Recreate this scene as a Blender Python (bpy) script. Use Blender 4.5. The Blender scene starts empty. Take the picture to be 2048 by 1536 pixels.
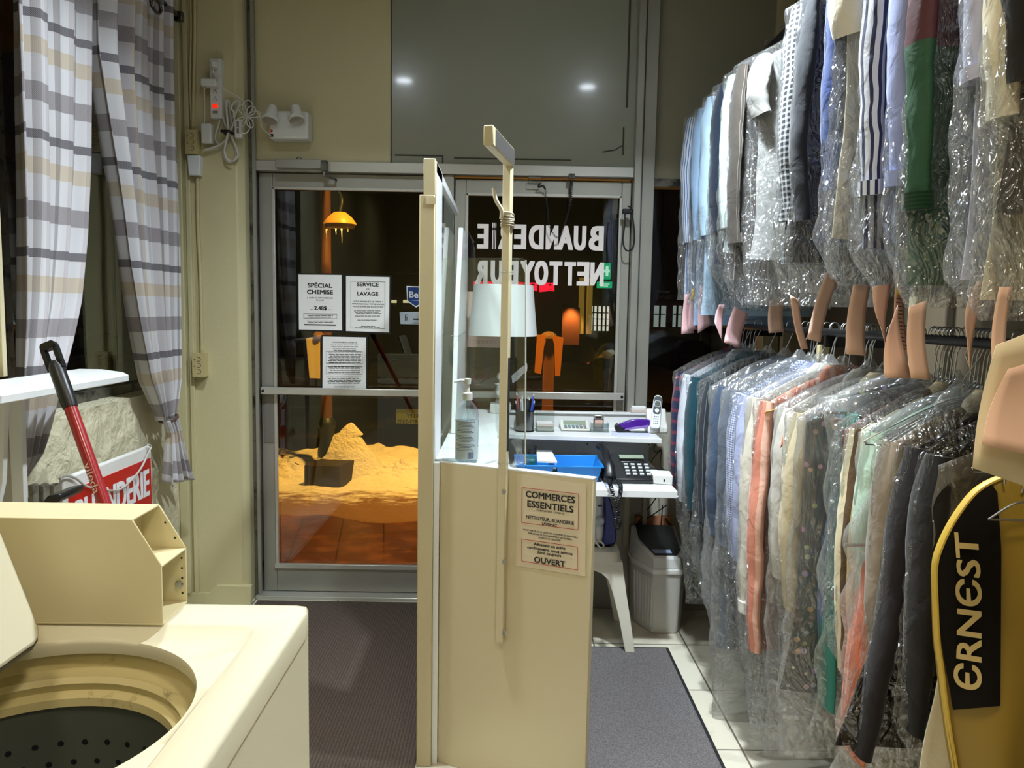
import bpy, math, random
from mathutils import Vector, Matrix, noise
random.seed(7)
C = bpy.context.scene.collection
SC = bpy.context.scene
R = math.radians
# ---------------------------------------------------------------- camera
CAMH, FPX = 1.5, 1539.0
_p, _y, _r = R(5.5), R(0.5), R(1.0)
FW = Vector((math.sin(_y)*math.cos(_p), math.cos(_y)*math.cos(_p), -math.sin(_p)))
_r0 = Vector((math.cos(_y), -math.sin(_y), 0)); _u0 = _r0.cross(FW)
RT = _r0*math.cos(_r) + _u0*math.sin(_r)
UP = -_r0*math.sin(_r) + _u0*math.cos(_r)
ORG = Vector((0, 0, CAMH))
cd = bpy.data.cameras.new('camera'); cam = bpy.data.objects.new('camera', cd); C.objects.link(cam)
M3 = Matrix((RT, UP, -FW)).transposed()
cam.matrix_world = Matrix.Translation(ORG) @ M3.to_4x4()
cd.sensor_width = 36; cd.sensor_fit = 'HORIZONTAL'; cd.lens = FPX/2048*36; cd.clip_start = .02; cd.clip_end = 300
SC.camera = cam
def ray(x, y): return FW + RT*((x-1024)/FPX) + UP*((768-y)/FPX)
def aX(x, y, X): d = ray(x, y); return ORG + d*(X/d.x)
def aY(x, y, Y): d = ray(x, y); return ORG + d*(Y/d.y)
def aZ(x, y, Z): d = ray(x, y); return ORG + d*((Z-CAMH)/d.z)
D = 3.89          # the shop front
CEIL = 3.06
# ---------------------------------------------------------------- view, world
SC.view_settings.view_transform = 'Standard'; SC.view_settings.look = 'None'
SC.view_settings.exposure = -0.17; SC.view_settings.gamma = 1.0; SC.view_settings.use_curve_mapping = False
SC.cycles.transparent_max_bounces = 48
SC.cycles.max_bounces = 8; SC.cycles.diffuse_bounces = 3; SC.cycles.glossy_bounces = 4; SC.cycles.transmission_bounces = 4
SC.cycles.sample_clamp_indirect = 4.0; SC.cycles.caustics_reflective = False; SC.cycles.caustics_refractive = False
W = bpy.data.worlds.new('night'); SC.world = W; W.use_nodes = True
W.node_tree.nodes['Background'].inputs[0].default_value = (.016, .012, .009, 1)
W.node_tree.nodes['Background'].inputs[1].default_value = .25
def lamp(name, kind, loc, power, color, size=.1, target=None, spot=None, parent=None, shape='DISK', sy=None):
    l = bpy.data.lights.new(name, kind); l.energy = power; l.color = color
    if kind == 'AREA':
        l.shape = shape; l.size = size
        if sy: l.size_y = sy
        if spot: l.spread = R(spot)
    else: l.shadow_soft_size = size
    if spot and kind == 'SPOT': l.spot_size = R(spot); l.spot_blend = .6
    o = bpy.data.objects.new(name, l); C.objects.link(o); o.location = loc
    if target is not None:
        o.rotation_euler = (Vector(target)-Vector(loc)).to_track_quat('-Z', 'Y').to_euler()
    if parent:
        o.parent = parent; o.location = Vector(loc)-wloc(parent)
    return o
# power of the lamps: their fittings are built further down
P_DOWN, COL_DOWN = 58, (.84, .94, 1.0)
P_BACK, COL_BACK = 9, (1.0, .88, .69)
P_STREET, COL_STREET = 380, (1.0, .46, .07)
# ---------------------------------------------------------------- helpers
def wloc(o):
    l = Vector((0, 0, 0))
    while o: l = l + o.location; o = o.parent
    return l
def tag(o, label=None, cat=None, group=None, kind=None):
    if label: o['label'] = label
    if cat: o['category'] = cat
    if group: o['group'] = group
    if kind: o['kind'] = kind
    return o
def thing(name, label, cat, loc=(0, 0, 0), group=None, kind=None):
    o = bpy.data.objects.new(name, None); C.objects.link(o); o.location = loc; o.empty_display_size = .05
    return tag(o, label, cat, group, kind)
_tc = {}
def text_geo(s, bold=.0):
    k = (s, bold)
    if k not in _tc:
        cu = bpy.data.curves.new('t', 'FONT'); cu.body = s; cu.size = 1; cu.offset = bold; cu.resolution_u = 3
        o = bpy.data.objects.new('t', cu); C.objects.link(o)
        dg = bpy.context.evaluated_depsgraph_get(); dg.update()
        me = bpy.data.meshes.new_from_object(o.evaluated_get(dg))
        _tc[k] = ([(v.co.x, v.co.y) for v in me.vertices], [tuple(p.vertices) for p in me.polygons])
        bpy.data.objects.remove(o); bpy.data.curves.remove(cu); bpy.data.meshes.remove(me)
    return _tc[k]
class MB:
    def __init__(s): s.v = []; s.f = []; s.uv = {}; s.mi = []; s.cur = 0
    def mark(s, i): s.cur = i; return s
    def add(s, vs, fs, uvs=None):
        n = len(s.v); s.v += [Vector(v) for v in vs]; s.f += [tuple(i+n for i in f) for f in fs]; s.mi += [s.cur]*len(fs)
        if uvs:
            for i, u in enumerate(uvs): s.uv[n+i] = u
        return s
    def obox(s, c, a, b, d):
        c, a, b, d = map(Vector, (c, a, b, d))
        vs = [c+a*i+b*j+d*k for i in (-1, 1) for j in (-1, 1) for k in (-1, 1)]
        return s.add(vs, [(0,1,3,2),(4,6,7,5),(0,4,5,1),(2,3,7,6),(0,2,6,4),(1,5,7,3)])
    def box(s, x0, x1, y0, y1, z0, z1):
        return s.obox(((x0+x1)/2, (y0+y1)/2, (z0+z1)/2), ((x1-x0)/2, 0, 0), (0, (y1-y0)/2, 0), (0, 0, (z1-z0)/2))
    def prism(s, pts, vec):
        pts = [Vector(p) for p in pts]; vec = Vector(vec); n = len(pts)
        return s.add(pts+[p+vec for p in pts], [tuple(range(n)), tuple(range(2*n-1, n-1, -1))]+[(i, i+n, (i+1) % n+n, (i+1) % n) for i in range(n)])
    def quad(s, pts, Y, t=.01):      # pixel outline on the plane at depth Y, thickness t away from the viewer
        return s.prism([aY(x, y, Y) for x, y in pts], (0, t, 0))
    def rect(s, x0, y0, x1, y1, Y, t=.01):
        a = aY(x0, y0, Y); b = aY(x1, y1, Y)
        return s.box(min(a.x, b.x), max(a.x, b.x), Y, Y+t, min(a.z, b.z), max(a.z, b.z))
    def frame(s, ring, t):           # flat pixel-free outline ring made of a closed tube
        return s.tube(ring, t, 4, closed=True)
    def tube(s, path, r, n=8, closed=False, cap=True, flat=1.0):
        path = [Vector(p) for p in path]; m = len(path)
        rs = r if isinstance(r, (list, tuple)) else [r]*m
        vs = []; up = None
        for i, p in enumerate(path):
            a = path[i-1] if (i > 0 or closed) else p; b = path[(i+1) % m] if (i < m-1 or closed) else p
            t = (b-a)
            t = t.normalized() if t.length > 1e-9 else Vector((0, 0, 1))
            if up is None:
                up = Vector((0, 0, 1)) if abs(t.z) < .9 else Vector((1, 0, 0))
            e = t.cross(up)
            if e.length < 1e-6: e = t.cross(Vector((0, 1, 0)))
            e.normalize(); up = e.cross(t).normalized()
            for k in range(n):
                q = 2*math.pi*(k+.5)/n
                vs.append(p + e*math.cos(q)*rs[i] + up*math.sin(q)*rs[i]*flat)
        fs = []
        for i in range(m if closed else m-1):
            j = (i+1) % m
            for k in range(n): fs.append((i*n+k, i*n+(k+1) % n, j*n+(k+1) % n, j*n+k))
        if cap and not closed: fs += [tuple(range(n-1, -1, -1)), tuple(range((m-1)*n, m*n))]
        return s.add(vs, fs)
    def lathe(s, c, prof, n=24, ax=(0, 0, 1), cap=True):
        c = Vector(c); ax = Vector(ax).normalized()
        e = ax.cross(Vector((0, 1, 0)) if abs(ax.y) < .9 else Vector((1, 0, 0))).normalized(); g = ax.cross(e)
        vs = []; m = len(prof)
        for r, z in prof:
            for k in range(n):
                q = 2*math.pi*k/n; vs.append(c+ax*z+e*(r*math.cos(q))+g*(r*math.sin(q)))
        fs = [(i*n+k, i*n+(k+1) % n, (i+1)*n+(k+1) % n, (i+1)*n+k) for i in range(m-1) for k in range(n)]
        if cap:
            if prof[0][0] > 1e-6: fs.append(tuple(range(n-1, -1, -1)))
            if prof[-1][0] > 1e-6: fs.append(tuple(range((m-1)*n, m*n)))
        return s.add(vs, fs)
    def grid(s, nu, nv, fn, closeu=False, uvfn=None):
        vs = []; uvs = []
        for j in range(nv):
            for i in range(nu):
                u = i/(nu if closeu else nu-1); v = j/(nv-1)
                vs.append(fn(u, v)); uvs.append(uvfn(u, v) if uvfn else (u, v))
        fs = []
        for j in range(nv-1):
            for i in range(nu if closeu else nu-1):
                a = j*nu+i; b = j*nu+(i+1) % nu
                fs.append((a, b, b+nu, a+nu))
        return s.add(vs, fs, uvs)
    def text(s, txt, o, U, V, h, width=None, align='c', bold=.0):   # h = cap height, o = baseline anchor
        vs, fs = text_geo(txt)
        if not vs: return s
        o = Vector(o); U = Vector(U).normalized(); V = Vector(V).normalized()
        x0 = min(v[0] for v in vs); x1 = max(v[0] for v in vs); k = h/.727; kx = k
        if width: kx = max(.2*width, width-bold*1.3*k)/(x1-x0)
        off = {'c': -(x0+x1)/2, 'l': -x0, 'r': -x1}[align]
        
        N_ = U.cross(V)*1.2e-4; w_ = bold*1.3; nx = max(1, int(w_/.05)+1) if bold else 0
        sh = [(w_*(i/nx-.5), dy) for i in range(nx+1) for dy in ((-.25*w_, .25*w_) if bold > .03 else (0,))] if bold else [(0, 0)]
        for i_, (sx_, sy_) in enumerate(sh): s.add([o+N_*i_+U*((x+off)*kx+sx_*k)+V*((y+sy_)*k) for x, y in vs], fs)
        return s
    def build(s, name, m, parent=None, smooth=45, bevel=0, kind=None, label=None, seg=2, subsurf=0, solid=0, weld=False):
        me = bpy.data.meshes.new(name); off = wloc(parent) if parent else Vector((0, 0, 0))
        me.from_pydata([v-off for v in s.v], [], s.f)
        if s.uv:
            ul = me.uv_layers.new(name='UVMap')
            for lp in me.loops: ul.data[lp.index].uv = s.uv.get(lp.vertex_index, (0, 0))
        if any(s.mi): me.polygons.foreach_set('material_index', s.mi)
        me.validate(); me.update()
        import bmesh
        b = bmesh.new(); b.from_mesh(me)
        if weld: bmesh.ops.remove_doubles(b, verts=b.verts, dist=1e-5)
        bmesh.ops.recalc_face_normals(b, faces=b.faces); b.to_mesh(me); b.free()
        for q in (m if isinstance(m, (list, tuple)) else [m]): me.materials.append(q)
        if smooth: me.shade_smooth(); me.set_sharp_from_angle(angle=R(smooth))
        o = bpy.data.objects.new(name, me); C.objects.link(o)
        if parent: o.parent = parent
        if bevel:
            q = o.modifiers.new('b', 'BEVEL'); q.width = bevel; q.segments = seg; q.limit_method = 'ANGLE'; q.angle_limit = R(40)
        if solid:
            q = o.modifiers.new('s', 'SOLIDIFY'); q.thickness = solid; q.offset = 0
        if subsurf:
            q = o.modifiers.new('u', 'SUBSURF'); q.levels = subsurf; q.render_levels = subsurf
        if kind: o['kind'] = kind
        if label: o['label'] = label
        return o
def spline(pts, n=8):
    pts = [Vector(p) for p in pts]; out = []
    for i in range(len(pts)-1):
        p0 = pts[max(i-1, 0)]; p1 = pts[i]; p2 = pts[i+1]; p3 = pts[min(i+2, len(pts)-1)]
        for k in range(n):
            t = k/n
            out.append(.5*((2*p1)+(p2-p0)*t+(2*p0-5*p1+4*p2-p3)*t*t+(3*p1-p0-3*p2+p3)*t**3))
    return out+[pts[-1]]
def nz(p, s=1.0, seed=0): return noise.noise(Vector((p[0]*s+seed*7.3, p[1]*s+seed*3.1, p[2]*s-seed*5.7)))
# ---------------------------------------------------------------- materials
def lin(h):
    if isinstance(h, str):
        h = h.lstrip('#'); c = [int(h[i:i+2], 16)/255 for i in (0, 2, 4)]
    else: c = list(h)
    return tuple(x/12.92 if x <= .04045 else ((x+.055)/1.055)**2.4 for x in c)+(1,)
class NT:
    def __init__(s, name):
        s.m = bpy.data.materials.new(name); s.m.use_nodes = True; s.t = s.m.node_tree; s.n = s.t.nodes; s.n.clear()
        s.out = s.n.new('ShaderNodeOutputMaterial')
    def new(s, ty, **kw):
        q = s.n.new('ShaderNode'+ty)
        for k, v in kw.items():
            if k in q.inputs: 
                if hasattr(v, 'is_output'): s.t.links.new(v, q.inputs[k])
                else: q.inputs[k].default_value = v
            else: setattr(q, k, v)
        return q
    def link(s, a, b): s.t.links.new(a, b)
    def math(s, op, a, b=None):
        q = s.n.new('ShaderNodeMath'); q.operation = op
        for i, x in enumerate((a, b)):
            if x is None: continue
            if hasattr(x, 'is_output'): s.t.links.new(x, q.inputs[i])
            else: q.inputs[i].default_value = x
        return q.outputs[0]
    def mix(s, f, a, b, bt='MIX'):
        q = s.n.new('ShaderNodeMix'); q.data_type = 'RGBA'; q.blend_type = bt
        for i, x in ((0, f), (6, a), (7, b)):
            if hasattr(x, 'is_output'): s.t.links.new(x, q.inputs[i])
            else: q.inputs[i].default_value = x
        return q.outputs[2]
    def ramp(s, f, stops, const=False):
        q = s.n.new('ShaderNodeValToRGB'); cr = q.color_ramp
        if const: cr.interpolation = 'CONSTANT'
        while len(cr.elements) < len(stops): cr.elements.new(.5)
        for e, (p, c) in zip(cr.elements, stops): e.position = p; e.color = c
        s.t.links.new(f, q.inputs[0]); return q.outputs[0]
    def bump(s, h, strength=.3, dist=.01):
        q = s.n.new('ShaderNodeBump'); q.inputs['Strength'].default_value = strength; q.inputs['Distance'].default_value = dist
        s.t.links.new(h, q.inputs['Height']); return q.outputs[0]
_mats = {}
def mat(name, color, rough=.5, metal=0, noise_s=0, noise_a=.0, bump=0, bump_s=60, coat=0, emit=None, estr=0, spec=.5, sheen=0, dirt=None, dirt_s=2.0, dirt_t=.62, trans=0):
    if name in _mats: return _mats[name]
    t = NT(name); col = lin(color)
    b = t.new('BsdfPrincipled'); b.inputs['Roughness'].default_value = rough; b.inputs['Metallic'].default_value = metal
    b.inputs['Specular IOR Level'].default_value = spec; b.inputs['Coat Weight'].default_value = coat; b.inputs['Coat Roughness'].default_value = .08
    b.inputs['Sheen Weight'].default_value = sheen
    b.inputs['Base Color'].default_value = col
    tc = t.new('TexCoord').outputs['Object']
    c = None
    n1 = t.new('TexNoise', Scale=noise_s or 4.0, Detail=5.0); t.link(tc, n1.inputs['Vector'])
    a = noise_a or .06
    c = t.mix(n1.outputs[0], tuple(x*(1-a) for x in col[:3])+(1,), tuple(min(1, x*(1+a)) for x in col[:3])+(1,))
    if dirt:
        n2 = t.new('TexNoise', Scale=dirt_s, Detail=8.0, Roughness=.7); t.link(tc, n2.inputs['Vector'])
        f = t.ramp(n2.outputs[0], [(dirt_t, (0, 0, 0, 1)), (dirt_t+.14, (1, 1, 1, 1))])
        c = t.mix(f, c, lin(dirt))
    t.link(c, b.inputs['Base Color'])
    if bump:
        n3 = t.new('TexNoise', Scale=bump_s, Detail=3.0); t.link(tc, n3.inputs['Vector'])
        t.link(t.bump(n3.outputs[0], bump, .004), b.inputs['Normal'])
    if emit: b.inputs['Emission Color'].default_value = lin(emit); b.inputs['Emission Strength'].default_value = estr
    if trans: b.inputs['Transmission Weight'].default_value = trans
    t.link(b.outputs[0], t.out.inputs[0]); _mats[name] = t.m
    return t.m
def glow(name, color, s):
    if name in _mats: return _mats[name]
    t = NT(name); e = t.new('Emission', Strength=s); e.inputs[0].default_value = lin(color); t.link(e.outputs[0], t.out.inputs[0]); _mats[name] = t.m; return t.m
def clear(name, tint='#ffffff', base=.04, edge=.5, rough=.02, milky=0.0, bump=0, bscale=20, milk='#ffffff'):
    """thin clear sheet: sees through, reflects by angle; milky adds a film"""
    if name in _mats: return _mats[name]
    t = NT(name)
    tr = t.new('BsdfTransparent'); tr.inputs[0].default_value = lin(tint)
    gl = t.new('BsdfGlossy', Roughness=rough); gl.inputs[0].default_value = (1, 1, 1, 1)
    lw = t.new('LayerWeight', Blend=.35)
    if bump:
        tc = t.new('TexCoord').outputs['Object']
        q = t.new('VectorMath', operation='MULTIPLY'); q.inputs[1].default_value = (1, 1, .6); t.link(tc, q.inputs[0])
        w = t.new('TexNoise', Scale=bscale, Detail=3.0, Roughness=.5, Distortion=1.6); t.link(q.outputs[0], w.inputs['Vector'])
        w2 = t.new('TexNoise', Scale=bscale*.8, Detail=2.0, Roughness=.5, Distortion=.8); t.link(tc, w2.inputs['Vector'])
        rdg = t.math('ABSOLUTE', t.math('SUBTRACT', w.outputs[0], .5)); rd2 = t.math('ABSOLUTE', t.math('SUBTRACT', w2.outputs[0], .5))
        h = t.math('ADD', t.math('MULTIPLY', rdg, 1.0), t.math('MULTIPLY', rd2, .8))
        nb = t.bump(h, bump, .085); t.link(nb, gl.inputs['Normal']); t.link(nb, lw.inputs['Normal'])
    f = t.math('ADD', t.math('MULTIPLY', lw.outputs['Facing'], edge), base)
    m1 = t.new('MixShader'); t.link(f, m1.inputs[0])
    under = tr.outputs[0]
    if milky:
        df = t.new('BsdfDiffuse'); df.inputs[0].default_value = lin(milk)
        tl = t.new('BsdfTranslucent'); tl.inputs[0].default_value = lin(milk)
        m3 = t.new('MixShader', Fac=.5); t.link(df.outputs[0], m3.inputs[1]); t.link(tl.outputs[0], m3.inputs[2])
        m2 = t.new('MixShader', Fac=milky); t.link(tr.outputs[0], m2.inputs[1]); t.link(m3.outputs[0], m2.inputs[2]); under = m2.outputs[0]
    t.link(under, m1.inputs[1]); t.link(gl.outputs[0], m1.inputs[2]); t.link(m1.outputs[0], t.out.inputs[0]); _mats[name] = t.m
    return t.m
def fabric(name, base, pat=None, c2='#ffffff', per=.03, duty=.3, rough=.85, c3=None):
    """cloth with woven-in stripes / checks / dots along the cloth's own UVs (metres)"""
    if name in _mats: return _mats[name]
    t = NT(name); b = t.new('BsdfPrincipled', Roughness=rough); b.inputs['Specular IOR Level'].default_value = .2
    b.inputs['Sheen Weight'].default_value = .15
    uv = t.new('UVMap').outputs[0]; sp = t.new('SeparateXYZ'); t.link(uv, sp.inputs[0])
    tc = t.new('TexCoord').outputs['Object']
    col = lin(base); c = None
    def band(src, per, duty):
        fr = t.math('FRACT', t.math('DIVIDE', src, per)); return t.math('LESS_THAN', fr, duty)
    if pat == 'v': c = t.mix(band(sp.outputs[0], per, duty), col, lin(c2))
    elif pat == 'h': c = t.mix(band(sp.outputs[1], per, duty), col, lin(c2))
    elif pat == 'check':
        c = t.mix(t.math('MULTIPLY', t.math('ADD', band(sp.outputs[0], per, duty), band(sp.outputs[1], per, duty)), .5), col, lin(c2))
    elif pat == 'dot':
        v = t.new('TexVoronoi', Scale=1/per, Randomness=.15); t.link(uv, v.inputs['Vector'])
        c = t.mix(t.math('LESS_THAN', v.outputs['Distance'], duty), col, lin(c2))
    elif pat == 'floral':
        v = t.new('TexVoronoi', Scale=1/per); t.link(uv, v.inputs['Vector'])
        c = t.mix(t.math('LESS_THAN', v.outputs['Distance'], duty), col, t.mix(.55, v.outputs['Color'], lin(c2)))
    n1 = t.new('TexNoise', Scale=9.0, Detail=3.0); t.link(tc, n1.inputs['Vector'])
    if c is None: c = t.mix(n1.outputs[0], tuple(x*.9 for x in col[:3])+(1,), tuple(min(1, x*1.08) for x in col[:3])+(1,))
    t.link(c, b.inputs['Base Color'])
    n2 = t.new('TexNoise', Scale=16.0, Detail=3.0, Distortion=.8); t.link(tc, n2.inputs['Vector'])
    t.link(t.bump(n2.outputs[0], .35, .012), b.inputs['Normal'])
    t.link(b.outputs[0], t.out.inputs[0]); _mats[name] = t.m
    return t.m
# ================================================================ the setting
PAINT = mat('beige_paint', '#cfc69c', .45, noise_s=2, noise_a=.06, bump=.15, bump_s=90, dirt='#8f8766', dirt_s=1.6, dirt_t=.7)
PAINT2 = mat('cream_paint', '#c5b995', .4, noise_s=3, noise_a=.05, dirt='#8a7b58', dirt_s=3, dirt_t=.74)
PANELP = mat('panel_cream', '#cdc2a0', .38, noise_s=2.5, noise_a=.04, dirt='#a3946c', dirt_s=2.2, dirt_t=.72)
ALU = mat('anodised_aluminium', '#a6a59c', .42, .55, noise_s=6, noise_a=.1, dirt='#55524a', dirt_s=9, dirt_t=.66)
ALUB = mat('bright_aluminium', '#c9c9c2', .35, .6, noise_s=9, noise_a=.08, dirt='#5a574f', dirt_s=14, dirt_t=.7)
ALUD = mat('grimy_metal', '#6d6a60', .5, .4, noise_s=7, noise_a=.2, dirt='#24221d', dirt_s=9, dirt_t=.5)
CHROME = mat('chrome', '#d8d8d6', .12, 1)
STEEL = mat('steel_wire', '#b9bbbd', .28, 1)
BLACKM = mat('black_metal', '#141414', .45, .3)
BLACKP = mat('black_plastic', '#15161a', .35)
WHITEP = mat('white_plastic', '#e8e8e4', .35)
WHITEL = mat('white_laminate', '#eceeee', .3, noise_s=3, noise_a=.02)
CEILM = mat('ceiling_white', '#d8d6cc', .8)
PAPER = mat('white_paper', '#f0efec', .7)
INK = mat('black_ink', '#1a1a1c', .6)
INKG = mat('grey_ink', '#5b5b5e', .6)
REDI = mat('red_ink', '#b02a22', .6)
GLASS = clear('window_glass', '#eef3f0', .03, .24, .0)
PLEXI = clear('plexiglass', '#f3f7f5', .03, .35, .01)
POLY = clear('clear_plastic', '#f7f9fa', .03, .45, .08)
TRANS = mat('grey_gloss_panel', '#9a9c8f', .24, noise_s=2.2, noise_a=.08, coat=.35, dirt='#55554a', dirt_s=3.2, dirt_t=.68)
TRANS2 = mat('olive_matt_panel', '#8d8975', .6, noise_s=2, noise_a=.08, dirt='#3b392f', dirt_s=12, dirt_t=.74)

# tiled floor
def tile_mat():
    t = NT('floor_tiles'); b = t.new('BsdfPrincipled', Roughness=.32)
    tc = t.new('TexCoord').outputs['Object']
    br = t.new('TexBrick', Scale=1.0, offset=0.0); br.inputs['Brick Width'].default_value = .42; br.inputs['Row Height'].default_value = .42
    br.inputs['Mortar Size'].default_value = .004; br.inputs['Color1'].default_value = lin('#d3ccb9'); br.inputs['Color2'].default_value = lin('#dad5c4'); br.inputs['Mortar'].default_value = lin('#6e675a')
    t.link(tc, br.inputs['Vector'])
    n = t.new('TexNoise', Scale=5.0, Detail=8.0); t.link(tc, n.inputs['Vector'])
    c = t.mix(t.ramp(n.outputs[0], [(.55, (0, 0, 0, 1)), (.8, (1, 1, 1, 1))]), br.outputs[0], lin('#9c927e'))
    t.link(c, b.inputs['Base Color']); t.link(b.outputs[0], t.out.inputs[0]); return t.m
MB().box(-1.75, 1.6, -2.6, D+.12, -.12, 0).build('floor', tile_mat(), kind='structure')
MB().box(-1.75, 1.6, -2.6, D+.2, CEIL, CEIL+.1).build('ceiling', CEILM, kind='structure')
MB().box(1.5, 1.62, -2.6, D+.1, 0, CEIL).build('wall_right', mat('shaded_wall_paint', '#786b57', .6, noise_s=2), kind='structure')  # shade behind the garments is put into this wall's darker colour
MB().box(-1.75, 1.6, -2.7, -2.6, 0, CEIL).build('wall_back', PAINT, kind='structure')
# left wall: solid up to the window, rough plaster under it
m = MB(); LW = -1.6; WY0, WY1, WZ0, WZ1 = 1.75, 3.70, 1.10, 2.93
m.box(LW-.15, LW, -2.6, WY0, 0, CEIL); m.box(LW-.15, LW, WY1, D+.1, 0, CEIL); m.box(LW-.15, LW, WY0, WY1, WZ1, CEIL)
m.build('wall_left', PAINT, kind='structure')
def stucco():
    t = NT('rough_plaster'); b = t.new('BsdfPrincipled', Roughness=.6); tc = t.new('TexCoord').outputs['Object']
    n = t.new('TexNoise', Scale=14.0, Detail=6.0, Distortion=1.5); t.link(tc, n.inputs['Vector'])
    wv = t.new('TexWave', Scale=16.0, Distortion=9.0, Detail=3.0); t.link(tc, wv.inputs['Vector'])
    h = t.math('ADD', n.outputs[0], t.math('MULTIPLY', wv.outputs[1], .25))
    b.inputs['Base Color'].default_value = lin('#ddd6b8')
    t.link(t.bump(h, .45, .02), b.inputs['Normal']); t.link(b.outputs[0], t.out.inputs[0]); return t.m
ST = stucco()
m = MB()
def pl(u, v):
    y = WY0+(WY1-WY0)*u; z = (WZ0)*v
    d = .012*nz((0, y, z), 9)+.008*nz((1, y, z), 22)
    return (LW+.01+d, y, z+(.012*nz((3, y, 0), 16) if v > .98 else 0))
m.grid(90, 52, pl)
def pt(u, v):
    y = WY0+(WY1-WY0)*u
    return (LW+.01+.012*nz((0, y, WZ0), 9)+.008*nz((1, y, WZ0), 22)-.16*v, y, WZ0+.012*nz((3, y, 0), 16)*(1-v))
m.grid(90, 4, pt)
m.build('wall_left_plaster', ST, kind='structure', smooth=60)
# left window: frame and dark pane
wn = thing('window_1', 'side window behind the plaid curtains', None, (LW-.1, WY0, WZ0), kind='structure'); wn.pop('label', None)
m = MB()
for a in ((WY0, WY0+.05), (2.62, 2.66), (WY1-.05, WY1)): m.box(LW-.14, LW-.09, a[0], a[1], WZ0, WZ1)
m.box(LW-.14, LW-.09, WY0, WY1, WZ0, WZ0+.04); m.box(LW-.14, LW-.09, WY0, WY1, WZ1-.04, WZ1)
m.build('window_frame', ALUD, wn, bevel=.003)
MB().box(LW-.122, LW-.117, WY0+.03, WY1-.03, WZ0+.02, WZ1-.02).build('pane', GLASS, wn)
# pilaster between window and door, with its foot and the ragged strips of paint at its edges
XP = aY(490, 600, 3.77).x
m = MB(); m.prism([(LW, 3.77, 0), (XP-.03, 3.77, 0), (XP, 3.80, 0), (XP, 3.98, 0), (LW, 3.98, 0)], (0, 0, CEIL))
m.build('wall_front', PAINT, kind='structure', bevel=.006)
m = MB(); m.box(LW, XP+.004, 3.752, 3.80, 0, .05); m.prism([(LW, 3.755, .05), (LW+.12, 3.755, .05), (LW+.16, 3.755, .075), (XP, 3.755, .08), (XP, 3.79, .08), (LW, 3.79, .05)], (0, 0, .0301))
m = MB(); m.prism([(LW, 3.752, 0), (XP+.012, 3.752, 0), (XP+.012, 3.752, .10), (LW+.17, 3.752, .10), (LW+.13, 3.752, .06), (LW, 3.752, .06)], (0, .03, 0))
m.build('baseboard_front', PAINT, kind='structure', bevel=.004)
# painted corner strips
m = MB()
for x0, x1, dy in ((352, 372, .03), (376, 386, .015)):
    a = aY(x0, 600, 3.76).x; b = aY(x1, 600, 3.76).x; m.box(max(a, LW), b, 3.77-dy, 3.775, .06, CEIL)
m.build('trim_1', PAINT, kind='structure', bevel=.004)
# aluminium shop front: jambs, header, mullions
def X(px, py=600, Y=D): return aY(px, py, Y).x
def Z(py, px=900, Y=D): return aY(px, py, Y).z
zH0, zH1 = aY(1100, 354, D).z, aY(1100, 333, D).z
XJ0, XJ1 = XP, X(517)
XC0, XC1 = X(886), X(906)
XM0, XM1 = X(1258, 600), X(1299, 600)
XE0, XE1 = X(1551, 60), X(1585, 60)
MB().box(XJ0, XJ1, D-.035, D+.09, 0, CEIL).build('trim_2', ALUD, kind='structure', bevel=.003)
MB().box(XJ0+.02, XJ0+.035, D-.045, D-.03, 0, CEIL).build('trim_3', ALU, kind='structure')
m = MB(); m.box(XJ1, XM0, D-.03, D+.09, zH0, zH1); m.build('trim_4', ALUB, kind='structure', bevel=.003)
m = MB(); m.box(XC0, XC1, D-.01, D+.08, 0, zH0); m.build('trim_5', ALU, kind='structure', bevel=.003)
m = MB(); m.box(XM0, XM0+.035, D-.05, D+.09, 0, CEIL); m.box(XM0+.042, XM1, D-.03, D+.09, 0, CEIL); m.box(XM0+.03, XM0+.045, D-.01, D+.09, 0, CEIL)
m.build('trim_6', ALU, kind='structure', bevel=.003)
m = MB(); m.box(XE0, XE1, D-.03, D+.09, 0, CEIL); m.box(XE1, 1.5, D-.01, D+.09, 0, CEIL); m.build('trim_7', PAINT2, kind='structure', bevel=.003)
MB().box(XM1, XE0, D-.01, D+.08, Z(374, 1330), Z(358, 1330)).build('trim_8', ALUD, kind='structure')
# upper panels
xs = X(782, 160)
MB().box(XJ1, xs, D-.012, D+.05, zH1, CEIL).build('wall_front_panel_left', PAINT, kind='structure', bevel=.004)
MB().box(xs+.004, XM0, D, D+.03, zH1, CEIL).build('wall_front_panel_middle', TRANS, kind='structure')
MB().box(XM1, XE0, D, D+.03, Z(360, 1330), CEIL).build('wall_front_panel_right', TRANS2, kind='structure')
m = MB()   # old caulk lines left on the grey panel
zz = Z(310, 800)
m.box(X(790, 310), X(884, 310), D-.003, D+.001, zz-.004, zz+.003); m.box(X(884, 310), X(887, 310), D-.003, D+.001, zH1, zz+.003)
m.box(X(908, 310), X(1143, 310), D-.003, D+.001, zz-.012, zz-.006)
m.box(X(1252, 200), X(1256, 200), D-.003, D+.001, Z(215, 1250), CEIL); m.box(X(1245, 280), X(1248, 280), D-.003, D+.001, Z(310, 1245), Z(255, 1245))
m.tube([aY(1205, 304, D), aY(1230, 300, D), aY(1246, 290, D)], .004, 4)
m.build('trim_9', mat('caulk', '#4a483f', .8), kind='structure')
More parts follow.
